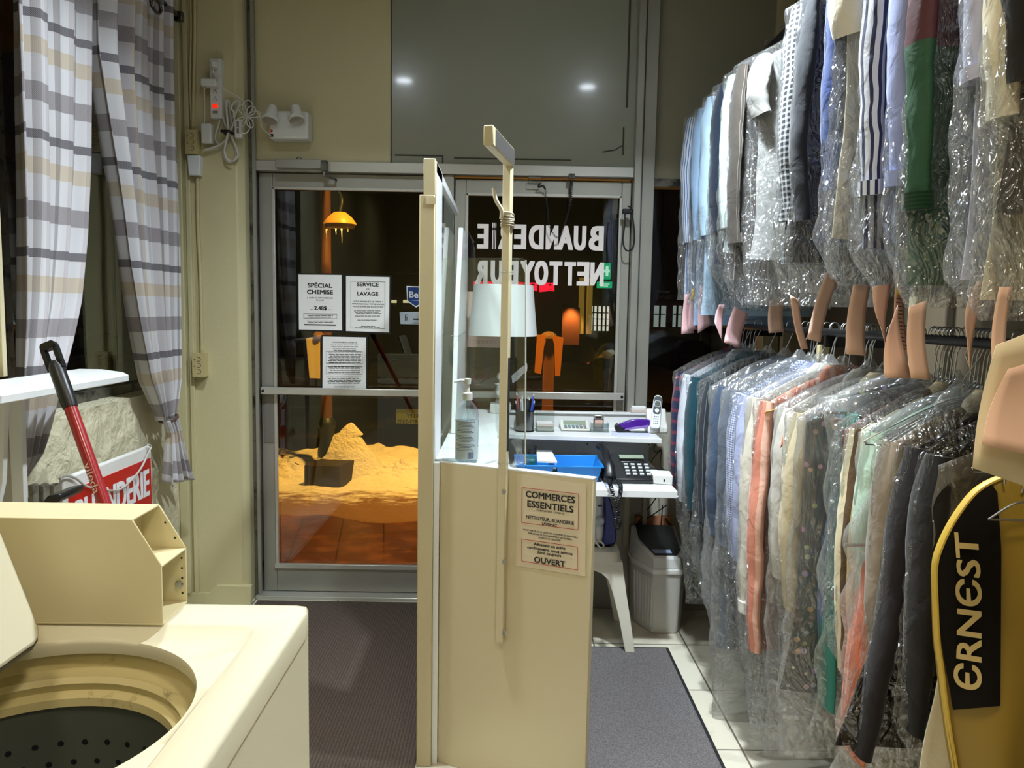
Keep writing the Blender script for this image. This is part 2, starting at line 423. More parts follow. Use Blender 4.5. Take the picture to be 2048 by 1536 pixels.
# right shop window (from the desk up) and the solid sill wall under it, raised to block street light
wn = thing('window_2', None, None, (XM1, D, 1.0), kind='structure')
MB().box(XM1+.01, XE0-.01, D+.03, D+.036, .97, Z(365, 1330)).build('pane', GLASS, wn)
MB().box(XM1, XE0, D, D+.08, 0, .985).build('wall_front_sill', mat('sill_wall', '#b9b4a4', .6), kind='structure')

def storefront_door(name, xl, xr, ztop, bar_l, stl, str_, bar_z, zb0, zb1, toprail):
    d = thing(name, None, None, (xl, D, 0), kind='structure')
    m = MB(); y0, y1 = D+.012, D+.055
    m.box(xl, xl+stl, y0, y1, .02, ztop); m.box(xr-str_, xr, y0, y1, .02, ztop)
    m.box(xl+stl, xr-str_, y0, y1, ztop-toprail, ztop); m.box(xl+stl, xr-str_, y0, y1, .02, zb1)
    m.build('frame', ALU, d, bevel=.003)
    m = MB(); g = .012
    m.box(xl+stl-.004, xl+stl+g, y0-.006, y0+.01, zb1, ztop-toprail); m.box(xr-str_-g, xr-str_+.004, y0-.006, y0+.01, zb1, ztop-toprail)
    m.box(xl+stl, xr-str_, y0-.006, y0+.01, ztop-toprail-g, ztop-toprail+.003); m.box(xl+stl-.01, xr-str_+.01, y0-.01, y0+.012, zb1-.006, zb1+.018)
    m.build('glazing_bead', ALUB, d, bevel=.002)
    m = MB(); m.box(xl+.01, xr-.01, D-.035, D-.012, bar_z-.018, bar_z+.018); m.build('push_bar', ALUB, d, bevel=.003)
    m = MB()
    for x in (xl+.022, xr-.022): m.lathe((x, D-.036, bar_z), [(.007, 0), (.007, .003), (0, .004)], 10, (0, -1, 0)); m.box(x-.012, x+.012, D-.012, y0, bar_z-.014, bar_z+.014)
    m.build('bar_bolt', BLACKM, d)
    MB().box(xl+.012, xl+stl-.004, D+.007, D+.0118, bar_z-.27, bar_z-.03).build('lock_plate', mat('lock_plate', '#86857f', .4, .5), d, bevel=.001)
    MB().box(xl+stl-.005, xr-str_+.005, D+.03, D+.036, zb1-.01, ztop-toprail+.01).build('glass', GLASS, d)
    return d
z_top = Z(346, 600); z_gl = Z(374, 600)
D1 = storefront_door('door_1', X(519), XC0-.004, z_top, 0, X(546)-X(519), .05, Z(783, 700), 0, Z(1137, 700), z_top-z_gl)
D2 = storefront_door('door_2', XC1+.004, XM0-.004, Z(360, 1080), 0, X(929)-X(907), X(1256)-X(1238), Z(790, 1100), 0, .30, Z(360, 1080)-Z(388, 1080))
MB().box(XJ1-.02, XM0, D-.06, D+.1, 0, .018).build('trim_10', ALUB, kind='structure', bevel=.004)

# ceiling downlights near the shop front and the warm fittings in the room behind
def downlight(px, py, label, power, col, z=CEIL):
    v = aY(px, py, D); d = ray(px, py); q = ORG+d*((z-CAMH)/d.z)        # where the panel mirrors it from
    loc = Vector((q.x, 2*D-q.y, z))
    ceiling_spot(loc, label, power, col)
def ceiling_spot(loc, label, power, col, r=.055):
    loc = Vector(loc)
    t = thing('downlight', label, 'ceiling light', loc, 'recessed ceiling lights')
    MB().lathe(loc+Vector((0, 0, -.012)), [(r, .0), (r+.035, .0), (r+.04, .012), (r, .012)], 32).build('trim_ring', WHITEP, t)
    MB().lathe(loc+Vector((0, 0, -.0145)), [(0, 0), (r, 0)], 24, cap=False).build('lens', glow('lens_glow', '#e8f4ff', 110), t)
    l = lamp('bulb', 'AREA', loc+Vector((0, 0, -.02)), power, col, r*2, loc+Vector((0, 0.0001, -1)), parent=t, spot=128)
    return l
downlight(808, 157, 'recessed ceiling light above the entrance mat, left of the counter', P_DOWN*.42, COL_DOWN)
downlight(1175, 170, 'recessed ceiling light above the aisle between counter and garments', P_DOWN, COL_DOWN)
for i, (x, y) in enumerate(((-.95, .55), (.35, .35), (-.95, -1.3), (.6, -1.3))):
    loc = Vector((x, y, CEIL))
    t = thing('ceiling_panel_light', 'square warm ceiling light in the room, '+('left front', 'right front', 'left rear', 'right rear')[i]+' of four', 'ceiling light', loc, 'warm ceiling lights')
    m = MB(); 
    for a in (-1, 1): m.box(x-.2, x+.2, y+a*.19-.012, y+a*.19+.012, CEIL-.03, CEIL); m.box(x+a*.19-.012, x+a*.19+.012, y-.18, y+.18, CEIL-.03, CEIL)
    m.build('frame', WHITEP, t)
    MB().box(x-.178, x+.178, y-.178, y+.178, CEIL-.012, CEIL-.004).build('diffuser', glow('diffuser_glow', '#ffe9c4', 1.2), t)
    lamp('tube', 'AREA', loc+Vector((0, 0, -.035)), P_BACK*(.85, 2.0, .8, .8)[i], COL_BACK, .34, loc+Vector((0, .0001, -1)), parent=t, shape='SQUARE', spot=135)
# ================================================================ left side
def interp(tab, x):
    tab = sorted(tab)
    if x <= tab[0][0]: return tab[0][1]
    for (a, b), (c, d) in zip(tab, tab[1:]):
        if x <= c: return b+(d-b)*(x-a)/(c-a)
    return tab[-1][1]
def plaid():
    t = NT('plaid_curtain'); b = t.new('BsdfPrincipled', Roughness=.85); b.inputs['Sheen Weight'].default_value = .2
    uv = t.new('UVMap').outputs[0]; sp = t.new('SeparateXYZ'); t.link(uv, sp.inputs[0])
    w = lin('#e9e8ea'); k = lin('#6f6a70'); g = lin('#a39c9e'); be = lin('#d9cbb4'); lt = lin('#cfc8cc')
    def ramp(src, per, off):
        f = t.math('FRACT', t.math('ADD', t.math('DIVIDE', src, per), off))
        return t.ramp(f, [(0, k), (.075, w), (.23, be), (.37, w), (.60, g), (.76, w)], const=True)
    def ramp2(src, per, off):
        f = t.math('FRACT', t.math('ADD', t.math('DIVIDE', src, per), off))
        return t.ramp(f, [(0, g), (.15, w), (.36, lt), (.5, be), (.62, w), (.82, lt), (.9, w)], const=True)
    h = ramp(sp.outputs[1], .375, .8); v = ramp2(sp.outputs[0], .30, .1)
    # twill: fine diagonals where the bands are woven
    tw = t.math('FRACT', t.math('MULTIPLY', t.math('ADD', sp.outputs[0], sp.outputs[1]), 170))
    c = t.mix(.85, h, v, 'MULTIPLY')
    c = t.mix(t.math('MULTIPLY', t.math('GREATER_THAN', tw, .5), .16), c, w)
    t.link(c, b.inputs['Base Color']); 
    tl = t.new('BsdfTranslucent'); t.link(c, tl.inputs[0])
    ms = t.new('MixShader', Fac=.12); t.link(b.outputs[0], ms.inputs[1]); t.link(tl.outputs[0], ms.inputs[2]); t.link(ms.outputs[0], t.out.inputs[0]); return t.m
PLAID = plaid()
def curtain(lab, L, Rr, X0, nf, amp, width, z0, z1, ph, tail=None, hem=.0):
    root = thing('curtain', lab, 'curtain', (X0, (L[0][1]+Rr[0][1])/2, z1), 'plaid curtains')
    def fn(u, v):
        z = z0+(z1-z0)*v
        a = interp(L, z); c = interp(Rr, z)
        uu = u+.018*math.sin(6.3*u*nf*.5+v*3+ph)
        sq = min(1, (c-a)/.30)
        d = amp*(.35+.65*sq)*(math.sin(2*math.pi*nf*u+ph+.6*math.sin(3*v+ph))*(.75+.25*math.sin(5*u+2*v))+.3*math.sin(2*math.pi*nf*2.3*u+1+v))
        return (X0+d, a+(c-a)*uu, z-(hem*math.sin(u*3.14) if v > .9 else 0))
    m = MB(); m.grid(150, 70, fn, uvfn=lambda u, v: (u*width, v*(z0-z1)))
    m.build('cloth_panel', PLAID, root, smooth=80, solid=.0015)
    return root
CX = -1.51
def zy(pts): return [(aX(x, y, CX).z, aX(x, y, CX).y) for x, y in pts]
L1 = zy([(14, 0), (20, 200), (28, 400), (33, 600), (34, 790), (36, 963)]); R1 = zy([(178, 0), (176, 200), (174, 330), (165, 480), (152, 600), (135, 680), (110, 780), (95, 850), (80, 905), (44, 962)])
c1 = curtain('wide plaid curtain panel hanging behind the white shelf and mop handle', L1+[(2.87, 2.42)], R1+[(2.87, 2.93)], CX, 3.2, .03, 1.05, 2.87, .95, .4)
L2 = zy([(178, 0), (178, 90), (200, 240), (225, 400), (240, 520), (262, 650), (285, 760), (318, 835)]); R2 = zy([(345, 0), (349, 300), (352, 500), (351, 640), (351, 760), (345, 835)])
zt = aX(330, 838, CX).z
c2 = curtain('plaid curtain panel gathered and tied back beside the pilaster', L2+[(2.87, 2.93)], R2+[(2.87, 3.62)], CX, 5.2, .035, 1.25, 2.87, zt, 2.1)
T1 = zy([(318, 838), (327, 870), (322, 962)]); T2 = zy([(345, 838), (356, 900), (376, 972)])
m = MB()
def tl(u, v):
    z0 = zt; z1 = aX(340, 965, CX).z; z = z0+(z1-z0)*v; a = interp(T1, z); b = interp(T2, z)
    return (CX+.02+(.012+.02*v)*math.sin(2*math.pi*4.4*u+1), a+(b-a)*u, z+.05*v*(.5-u)*math.sin(9*u))
m.grid(90, 24, tl, uvfn=lambda u, v: (u*.9, v*.3+.1)); m.build('curtain_tail', PLAID, c2, smooth=80, solid=.0015)
q = aX(338, 836, CX)
MB().tube([(q.x+.035*math.cos(a), q.y+.05*math.sin(a)-.005, q.z+.012*math.sin(a)) for a in [i*math.pi/10 for i in range(20)]], .006, 6, closed=True).build('tie_cord', mat('brown_cord', '#5a4436', .8), c2)
for gx, gy in ((312, 10),):
    g = aX(gx, gy, CX+.035)
    MB().tube([(g.x, g.y+.045*math.cos(a), g.z+.028*math.sin(a)) for a in [i*math.pi/14 for i in range(28)]], .007, 8, closed=True).build('grommet', mat('dark_bronze', '#55504a', .25, .9), c2)
rz = aX(340, 22, CX).z; ry = aX(357, 36, CX).y
t = thing('curtain_rod', 'dark curtain rod above the side window with a square end knob', 'curtain rod', (CX, 3.0, rz))
MB().tube([(CX, 1.8, rz+.01), (CX, ry, rz+.01)], .011, 12).build('rod', mat('dark_bronze', '#55504a', .25, .9), t)
MB().box(CX-.02, CX+.02, ry-.01, ry+.02, rz-.012, rz+.032).build('end_knob', mat('dark_bronze', '#55504a', .25, .9), t, bevel=.006)
for q in (ry-.03, 1.85): MB().box(LW, CX, q, q+.01, rz, rz+.015).build('bracket', mat('dark_bronze', '#55504a', .25, .9), t)

# white shelf against the left wall
t = thing('wall_shelf', 'white laminate shelf board across the front of the plaid curtain', 'shelf', (-1.4, 1.9, 1.28))
pts = [(LW+.14, 1.75), (-1.2, 1.75), (-1.185, 2.42), (-1.24, 2.5), (-1.36, 2.6), (CX+.07, 2.6), (CX+.07, 1.9), (LW+.14, 1.9)]
MB().prism([(x, y, 1.255) for x, y in pts], (0, 0, .022)).build('board', WHITEL, t, bevel=.003)
a = aY(18, 900, 2.25).x; b = aY(34, 900, 2.25).x
MB().prism([(a, 2.25, 1.255), (b+.02, 2.25, 1.255), (b, 2.25, .1), (a+.01, 2.25, .1)], (0, .02, 0)).build('upright', WHITEL, t, bevel=.002)
a = aY(-25, 900, 2.1).x; b = aY(10, 900, 2.1).x
MB().prism([(a, 2.1, 1.255), (b+.01, 2.1, 1.255), (b-.01, 2.1, 1.0), (a, 2.1, .85)], (0, .018, 0)).build('shelf_bracket', WHITEL, t, bevel=.002)
t = thing('cabinet', 'beige upright cabinet side standing on the white shelf at the left', 'cabinet', (-1.5, 2.2, 1.277))
a = aY(9, 600, 2.28).x
MB().box(LW+.02, a, 2.26, 2.28, 1.278, 2.75).build('side_panel', PANELP, t, bevel=.002)
MB().box(LW+.02, a-.02, 1.8, 2.26, 1.3, 2.74).build('body', PANELP, t, bevel=.002)

# mop
top = aY(97, 690, 1.85); bot = aZ(577, 2049, 0); ax = (bot-top).normalized()
t = thing('mop', 'red mop handle with black hanging grip leaning behind the washer', 'mop', (bot.x, bot.y, 0))
side = Vector((1, 0, 0)) - ax*ax.x; side.normalize(); fr = ax.cross(side)
L = (bot-top).length
s1 = top+ax*.11
m = MB(); m.tube([top+ax*.10, top+ax*(L-.16)], .0145, 14); m.build('handle', mat('red_enamel', '#93121a', .3, coat=.4), t)
m = MB()     # grip with the hanging hole
def gp(s, w, sgn): return top+ax*s+side*(sgn*w)
fn_ = side.cross(ax).normalized()*.009
for a_, b_ in ((-.019, -.0095), (.0095, .019)): m.prism([gp(.008, a_, 1), gp(.008, b_, 1), gp(.056, b_, 1), gp(.056, a_, 1)], fn_*2)
m.prism([gp(-.006, -.013, 1), gp(-.006, .013, 1), gp(.0, .0175, 1), gp(.0125, .019, 1), gp(.0125, -.019, 1), gp(.0, -.0175, 1)], fn_*2)
m.prism([gp(.046, -.019, 1), gp(.046, .019, 1), gp(.066, .0185, 1), gp(.066, -.0185, 1)], fn_*2)
m.v = [v_-fn_ for v_ in m.v]
m.tube([top+ax*.045, top+ax*.06, top+ax*.15, top+ax*.165], [.013, .0178, .018, .0165], 14); m.build('grip', BLACKP, t)
m = MB(); o = aY(196, 955, 1.775)
o = top+ax*((o-top).dot(ax)) - fr*.0152 if fr.y > 0 else top+ax*((o-top).dot(ax)) + fr*.0152
m.text('vileda', o+side*(-.008), ax, side if side.x > 0 else -side, .016, .075, 'c', .02); m.build('lettering', mat('pale_print', '#d8b7ae', .6), t)
m = MB(); mo = top+ax*(L-.16)
m.tube([mo-Vector((.1, 0, 0)), mo+Vector((.1, 0, 0))], .02, 10)
for k in range(16): m.tube(spline([mo+Vector((-.1+.0133*k, 0, -.01)), mo+Vector((-.12+.016*k, .02*math.sin(k), -.07)), Vector((mo.x-.13+.0173*k, mo.y+.03*math.cos(k*2), .012))], 3), .009, 6)
m.build('mop_head', mat('mop_yarn', '#d9d4c8', .9), t)

# red shop sign leaning on the plaster wall
SX = -1.5
def sg(x, y): return aX(x, y, SX)
tl_, tr_ = sg(128, 957), sg(303, 890); zt2 = .902; y0s, y1s = tl_.y, tr_.y; zb2 = .28
t = thing('shop_sign', 'red and white lettered sign board leaning on the plaster wall behind the washer', 'sign', (SX-.05, (y0s+y1s)/2, zb2))
MB().box(SX-.02, SX, y0s, y1s, zb2, zt2).build('board', mat('sign_white', '#ecebe8', .4, dirt='#8a857a', dirt_s=14, dirt_t=.66), t, bevel=.008)
RED = mat('sign_red', '#c4181c', .4, dirt='#8d1013', dirt_s=5, dirt_t=.74)
MB().box(SX, SX+.002, y0s+.02, y1s-.015, zb2+.03, zt2-.052).build('red_field', RED, t)
m = MB()
m.text('BUANDERIE', (SX+.003, (y0s+y1s)/2+.01, zt2-.205), (0, 1, 0), (0, 0, 1), .115, (y1s-y0s)*.86, bold=.05)
m.build('lettering', mat('sign_letter_white', '#f2f2f4', .45), t); m = MB()
m.text('NETTOYEUR', (SX+.003, (y0s+y1s)/2+.01, zt2-.40), (0, 1, 0), (0, 0, 1), .12, (y1s-y0s)*.86, bold=.05)
m.build('lettering', mat('sign_letter_white', '#f2f2f4', .45), t)
t2 = thing('hanging_wire', 'looped white cord draped over the front of the red sign', 'cord', sg(303, 890))
pth = [sg(112, 958), sg(125, 952), sg(145, 957), sg(165, 972), sg(190, 978), sg(215, 981), sg(235, 978), sg(255, 962), sg(275, 938), sg(290, 908), sg(296, 893), sg(290, 889)]
MB().tube(spline([p+Vector((.012, 0, 0)) for p in pth], 6), .0042, 8).build('cord', mat('grey_cord', '#bdbab3', .5), t2)
t = thing('folded_boards', 'bundle of grey weathered boards standing beside the red sign', 'boards', (SX, y0s-.07, .28))
for k in range(3):
    MB().box(SX-.05+.01*k, SX-.03+.012*k, y0s-.12+.037*k, y0s-.09+.038*k, .28, .905-.008*k).build('board', mat('weathered_board', '#8d8678', .7, noise_s=20, noise_a=.25, dirt='#4a453b', dirt_s=9, dirt_t=.5), t, bevel=.004)
t = thing('dustpan', 'dark plastic scoop lying between the washer and the plaster wall', 'dustpan', (-1.42, 2.15, .8))
a = [aY(x, y, 2.1) for x, y in ((85, 1003), (95, 992), (120, 988), (122, 996), (116, 1004), (100, 1012))]
MB().prism(a, (0, .12, .0)).build('pan', BLACKP, t, bevel=.004)
MB().tube([a[0]+Vector((.01, .06, 0)), aY(60, 1012, 2.1)+Vector((0, .06, -.02)), aY(40, 1030, 2.1)+Vector((0, .06, -.1)), Vector((-1.46, 2.16, .02))], .012, 8).build('handle', BLACKP, t)

# ---------------------------------------------------------------- washing machine
WH = mat('washer_enamel', '#dcd6bd', .22, noise_s=2, noise_a=.02, coat=.3)
WX0, WX1, WYB, WYF, WT = -1.07, -.372, 1.462, .765, .92
t = thing('washing_machine', 'cream top-loading washing machine with its lid open and bare console', 'washing machine', (-.72, 1.15, 0))
m = MB(); q4 = [(WX0+.008, WYF), (WX1-.006, WYF), (WX1-.006, WYB-.006), (WX0+.008, WYB-.006)]; rs = [[(x, y, .02) for x, y in q4], [(x, y, WT-.046) for x, y in q4], [(x+(.01 if x < -.7 else -.01), y+(.01 if y < 1 else -.01), WT-.046) for x, y in q4], [(x+(.01 if x < -.7 else -.01), y+(.01 if y < 1 else -.01), .03) for x, y in q4]]
m.add([p for r_ in rs for p in r_], [(i*4+k, i*4+(k+1) % 4, (i+1)*4+(k+1) % 4, (i+1)*4+k) for i in range(3) for k in range(4)]+[(0, 3, 2, 1), (12, 13, 14, 15)]); m.build('cabinet', WH, t)
for x in (WX0+.05, WX1-.05):
    for y in (WYF+.05, WYB-.05): MB().lathe((x, y, 0), [(.022, 0), (.022, .012), (.014, .014), (.014, .03)], 12).build('foot', BLACKP, t)
# top deck with the sunken area and the round opening
cx, cy, cr = -.72, 1.085, .252
def rr(q, x0, x1, y0, y1, rad):     # where the ray at angle q from the tub centre meets a rounded rectangle
    dx, dy = math.cos(q), math.sin(q); lo, hi = 0, 2
    for _ in range(30):
        s = (lo+hi)/2; px, py = cx+dx*s, cy+dy*s
        ex = max(x0+rad-px, px-(x1-rad), 0); ey = max(y0+rad-py, py-(y1-rad), 0)
        ins = x0 <= px <= x1 and y0 <= py <= y1 and (ex == 0 or ey == 0 or ex*ex+ey*ey <= rad*rad)
        if ins: lo = s
        else: hi = s
    return cx+dx*lo, cy+dy*lo
N = 160; rings = []
qs = [2*math.pi*i/N for i in range(N)]
O1 = (WX0, WX1, WYF, WYB, .02); A1 = (-1.0, -.440, .80, 1.362, .03); A2 = (-.985, -.457, .815, 1.335, .03)
def notch(q):    # finger recess at the right rim
    return .0
rings.append([(*rr(q, *O1), WT-.05) for q in qs]); rings.append([(*rr(q, *O1), WT-.01) for q in qs])
rings.append([(*rr(q, WX0+.004, WX1-.004, WYF+.004, WYB-.004, .018), WT-.002) for q in qs]); rings.append([(*rr(q, WX0+.012, WX1-.012, WYF+.012, WYB-.012, .016), WT) for q in qs])
rings.append([(*rr(q, *A1), WT) for q in qs]); rings.append([(*rr(q, A1[0]+.004, A1[1]-.004, A1[2]+.004, A1[3]-.006, .03), WT-.003) for q in qs]); rings.append([(*rr(q, *A2), WT-.022) for q in qs])
def lim(p, q, rad):    # keep the sunken floor outside the opening
    d = math.hypot(p[0]-cx, p[1]-cy)
    return p if d > rad else (cx+rad*math.cos(q), cy+rad*math.sin(q))
rings[-1] = [(*lim(p, q, cr+.006), WT-.022) for p, q in zip([p[:2] for p in rings[-1]], qs)]
rings[-2] = [(*lim(p, q, cr+.010), WT-.003) for p, q in zip([p[:2] for p in rings[-2]], qs)]
rings[-3] = [(*lim(p, q, cr+.014), WT) for p, q in zip([p[:2] for p in rings[-3]], qs)]
for rad, z in ((cr+.002, WT-.024), (cr, WT-.03), (cr+.004, WT-.05), (cr+.012, WT-.052)): rings.append([(cx+rad*math.cos(q), cy+rad*math.sin(q), z) for q in qs])
m = MB(); m.add([p for r_ in rings for p in r_], [(i*N+k, i*N+(k+1) % N, (i+1)*N+(k+1) % N, (i+1)*N+k) for i in range(len(rings)-1) for k in range(N)])
m.build('top_deck', WH, t, smooth=50)
tg = MB(); c0 = Vector((cx, cy, 0))
tubm = mat('tub_ring_plastic', '#cdbf8c', .35, dirt='#5e5030', dirt_s=12, dirt_t=.6)
rg = MB().lathe((cx, cy, 0), [(cr+.02, WT-.054), (cr+.016, WT-.080), (cr-.0, WT-.088), (cr-.012, WT-.085), (cr-.02, WT-.094), (cr-.015, WT-.108), (cr-.03, WT-.116), (cr-.032, WT-.13)], 72, cap=False).build('tub_ring', tubm, t, smooth=50)
bk = mat('basket_enamel', '#5c6058', .4, noise_s=5, noise_a=.12)
m = MB().lathe((cx, cy, 0), [(cr-.028, WT-.125), (cr-.024, WT-.2), (cr-.024, WT-.52), (cr-.05, WT-.56), (.0, WT-.56)], 72, cap=False).mark(1)
for j in range(9):
    for i in range(36):
        q = 2*math.pi*(i+.5*(j % 2))/36; z = WT-.165-.036*j; e = Vector((math.cos(q), math.sin(q), 0))
        if z < WT-.5: continue
        m.lathe(Vector((cx, cy, z))+e*(cr-.0245), [(0, 0), (.0055, 0)], 8, -e, cap=False)
for j in range(4):
    for i in range(10+6*j):
        q = 2*math.pi*i/(10+6*j); m.lathe((cx+(.10+.03*j)*math.cos(q), cy+(.10+.03*j)*math.sin(q), WT-.558), [(0, 0), (.005, 0)], 8, cap=False)
m.build('basket', [bk, BLACKP], t, smooth=50)
m = MB(); m.lathe((cx, cy, WT-.56), [(.12, 0), (.11, .02), (.05, .035), (.035, .12), (.03, .25), (.02, .26), (0, .262)], 40)
for k in range(4):
    q = k*math.pi/2; e = Vector((math.cos(q), math.sin(q), 0)); m.obox(Vector((cx, cy, WT-.53))+e*.07, e*.05, Vector((-e.y, e.x, 0))*.008, (0, 0, .02))
m.build('agitator', mat('agitator_grey', '#6d6f68', .4), t)
# console: folded sheet metal with an open chamfered end
def PX(y): return [(-1.06, y, .922), (-.614, y, .922), (-.614, y, 1.03), (-.663, y, 1.113), (-1.06, y, 1.113)]
k = MB(); th = .004
k.prism(PX(1.352), (0, th, 0)); k.prism(PX(1.458), (0, th, 0)); k.box(-1.06, -.664, 1.352, 1.462, 1.111, 1.115); k.box(-1.062, -1.058, 1.352, 1.462, .922, 1.115)
k.box(-.72, -.614, 1.356, 1.458, 1.026, 1.030); k.box(-.70, -.696, 1.356, 1.458, .922, 1.111); k.box(-1.06, -.614, 1.352, 1.46, .919, .923)
k.mark(1)
for z in (.94, .97, .99, 1.01, 1.05, 1.08): k.lathe((-.622-(.0 if z < 1.03 else (z-1.03)*.6), 1.4575, z), [(0, 0), (.0022, 0)], 8, (0, -1, 0), cap=False)
cons = k.build('console', [mat('console_enamel', '#d9cda4', .35, noise_s=2, noise_a=.03, dirt='#7c6f4a', dirt_s=7, dirt_t=.78), BLACKM], t, bevel=.0012)
MB().lathe((-.628, 1.4572, .957), [(0, .004), (.006, .004), (.008, 0)], 14, (0, -1, 0)).build('screw', STEEL, cons)
# lid, swung up on its left hinge
hx, hz = -.787, .922; tilt = R(109); e = Vector((math.cos(tilt), 0, math.sin(tilt)))
m = MB(); A = Vector((hx, 0, hz)); y0, y1 = .885, 1.285; HH = .36
prof = [(0.02, y0), (0, y0+.02), (0, y1-.025), (.006, y1-.008), (.02, y1), (HH-.02, y1), (HH, y1-.02), (HH, y0+.02), (HH-.02, y0)]
nrm = Vector((-math.sin(tilt), 0, math.cos(tilt)))
m.prism([A+e*s+Vector((0, y, 0)) for s, y in prof], nrm*.022)
m.build('lid', WH, t, bevel=.008, seg=3)
m = MB(); m.tube([A+e*s+Vector((0, y, 0))+nrm*.012+Vector((.0, .0, -.001)) for s, y in prof], .006, 6, closed=True); m.build('lid_gasket', mat('gasket', '#4d4736', .6), t)

# ---------------------------------------------------------------- things on the pilaster
YP = 3.77
def onp(x, y, d=0): return aY(x, y, YP-d)
t = thing('power_strip', 'white power strip with a glowing red switch screwed to the pilaster', 'power strip', onp(437, 180))
a, b = onp(427, 240), onp(448, 122)
m = MB(); m.box(a.x, b.x, YP-.035, YP, a.z, b.z); m.mark(1); xm = (a.x+b.x)/2-.005
for k in range(6):
    z = b.z-.03-.031*k
    for dx, dz in ((-.006, 0), (.006, 0), (0, .009)): m.box(xm+dx-.0015, xm+dx+.0015, YP-.0362, YP-.034, z+dz-.003, z+dz+.003)
m.build('housing', [WHITEP, BLACKP], t, bevel=.0012)
z = onp(437, 216).z
MB().box(xm-.012, xm+.012, YP-.041, YP-.034, z-.008, z+.008).build('switch', glow('red_switch', '#ff2a12', 1.2), t, bevel=.002)
MB().box(xm-.012, xm+.012, YP-.037, YP-.034, z-.034, z-.022).build('rating_label', mat('label_grey', '#8b8c8a', .6), t)
WC = mat('white_cable', '#d9d6cb', .5)
def cable(name, label, px, r=.003, d=.02, cat='cable', group='white cables on the pilaster', m_=None, n=6):
    t = thing(name, label, cat, onp(px[0][0], px[0][1], d), group)
    MB().tube(spline([onp(x, y, d+(q[0] if q else 0)) for x, y, *q in px], n), r, 8).build('cord', m_ or WC, t); return t
t = thing('plug_adapter', 'white plug adapter sticking out left of the power strip', 'plug', onp(425, 172))
a, b = onp(413, 181), onp(444, 166); MB().box(a.x, b.x, YP-.075, YP-.0365, a.z, b.z).build('plug_body', WHITEP, t, bevel=.005)
t = thing('wall_plug', 'white plug in the topmost socket of the power strip', 'plug', onp(436, 136))
a, b = onp(431, 142), onp(443, 130); MB().box(a.x, b.x, YP-.06, YP-.0365, a.z, b.z).build('plug_body', WHITEP, t, bevel=.006)
cable('cable', 'white cable looping from the top plug of the strip to the bundle', [(433, 136, .03), (426, 140, .03), (428, 152, .035), (436, 165, .06), (447, 178, .03), (465, 188, .02), (482, 198, .015), (490, 210, .015), (492, 228, .015)], .003)
cable('cable', 'thin white cable dropping from the plug adapter to the small adapter box', [(413, 176, .04), (409, 178, .03), (409, 210, .015), (409, 252, .02)], .0022)
cable('cable', 'white cable from the bottom of the strip curling to the junction box', [(440, 240), (436, 255), (431, 270), (432, 282), (440, 290), (436, 296), (425, 298), (408, 300)], .0045)
bun = thing('cable_bundle', 'thick white extension lead folded and bound with a black tie', 'cable bundle', onp(460, 260))
paths = [[(455, 205), (454, 240), (459, 262), (452, 285), (447, 305), (452, 320), (462, 324), (472, 314), (470, 295), (462, 262), (462, 240), (458, 205)],
         [(446, 232), (450, 248), (457, 262), (470, 290), (476, 310), (468, 322)],
         [(462, 262), (470, 230), (477, 215), (480, 205), (474, 202), (466, 208), (463, 218), (468, 226), (466, 245), (459, 262), (448, 284), (430, 294), (408, 300)],
         [(458, 205), (452, 206), (456, 262), (449, 300), (454, 318), (464, 322)]]
for k, p in enumerate(paths): MB().tube(spline([onp(x, y, .012+.012*k) for x, y in p], 6), .0052, 8).build('lead_loop', WC, bun)
a, b = onp(450, 270), onp(469, 262); MB().box(a.x, b.x, YP-.062, YP-.002, a.z, a.z+.012).build('black_tie', BLACKP, bun, bevel=.003)
bun2 = thing('cable_bundle', 'thin white cable tied in small loops across the metal jamb', 'cable bundle', onp(495, 230))
m = MB()
for k in range(7):
    q = [.2, .9, 1.5, 2.2, 3.9, 4.5, 5.1][k]; ln = [26, 22, 30, 26, 30, 34, 24][k]; c = (494, 232)
    e = (math.cos(q), -math.sin(q)); pp = (-e[1], e[0]); w = 6+2*(k % 3)
    m.tube(spline([onp(c[0]+e[0]*s*ln+pp[0]*o*w, c[1]+e[1]*s*ln+pp[1]*o*w, .05+.006*k) for s, o in ((0, 0), (.5, 1), (.9, .8), (1.05, 0), (.9, -.8), (.5, -1), (0, 0))], 5), .0026, 6)
m.tube(spline([onp(x, y, .05) for x, y in ((512, 222), (520, 235), (524, 255), (532, 264), (542, 272))], 5), .0026, 6)
m.build('cord', WC, bun2)
t = thing('inline_switch', 'small white inline switch box hanging beside the metal jamb', 'switch box', onp(482, 260))
a, b = onp(475, 279), onp(488, 242); MB().box(a.x, b.x, YP-.04, YP-.012, a.z, b.z).build('case', WHITEP, t, bevel=.004)
MB().box(a.x+.011, b.x-.011, YP-.0412, YP-.039, a.z+.02, b.z-.01).build('slot', mat('label_grey', '#8b8c8a', .6), t)
t = thing('power_adapter', 'white wall-wart adapter on the side of the junction box', 'adapter', onp(418, 270))
a, b = onp(409, 290), onp(429, 251); MB().box(a.x, b.x, YP-.045, YP-.005, a.z, b.z).build('case', WHITEP, t, bevel=.006)
BEI = mat('beige_box', '#c9ba88', .4)
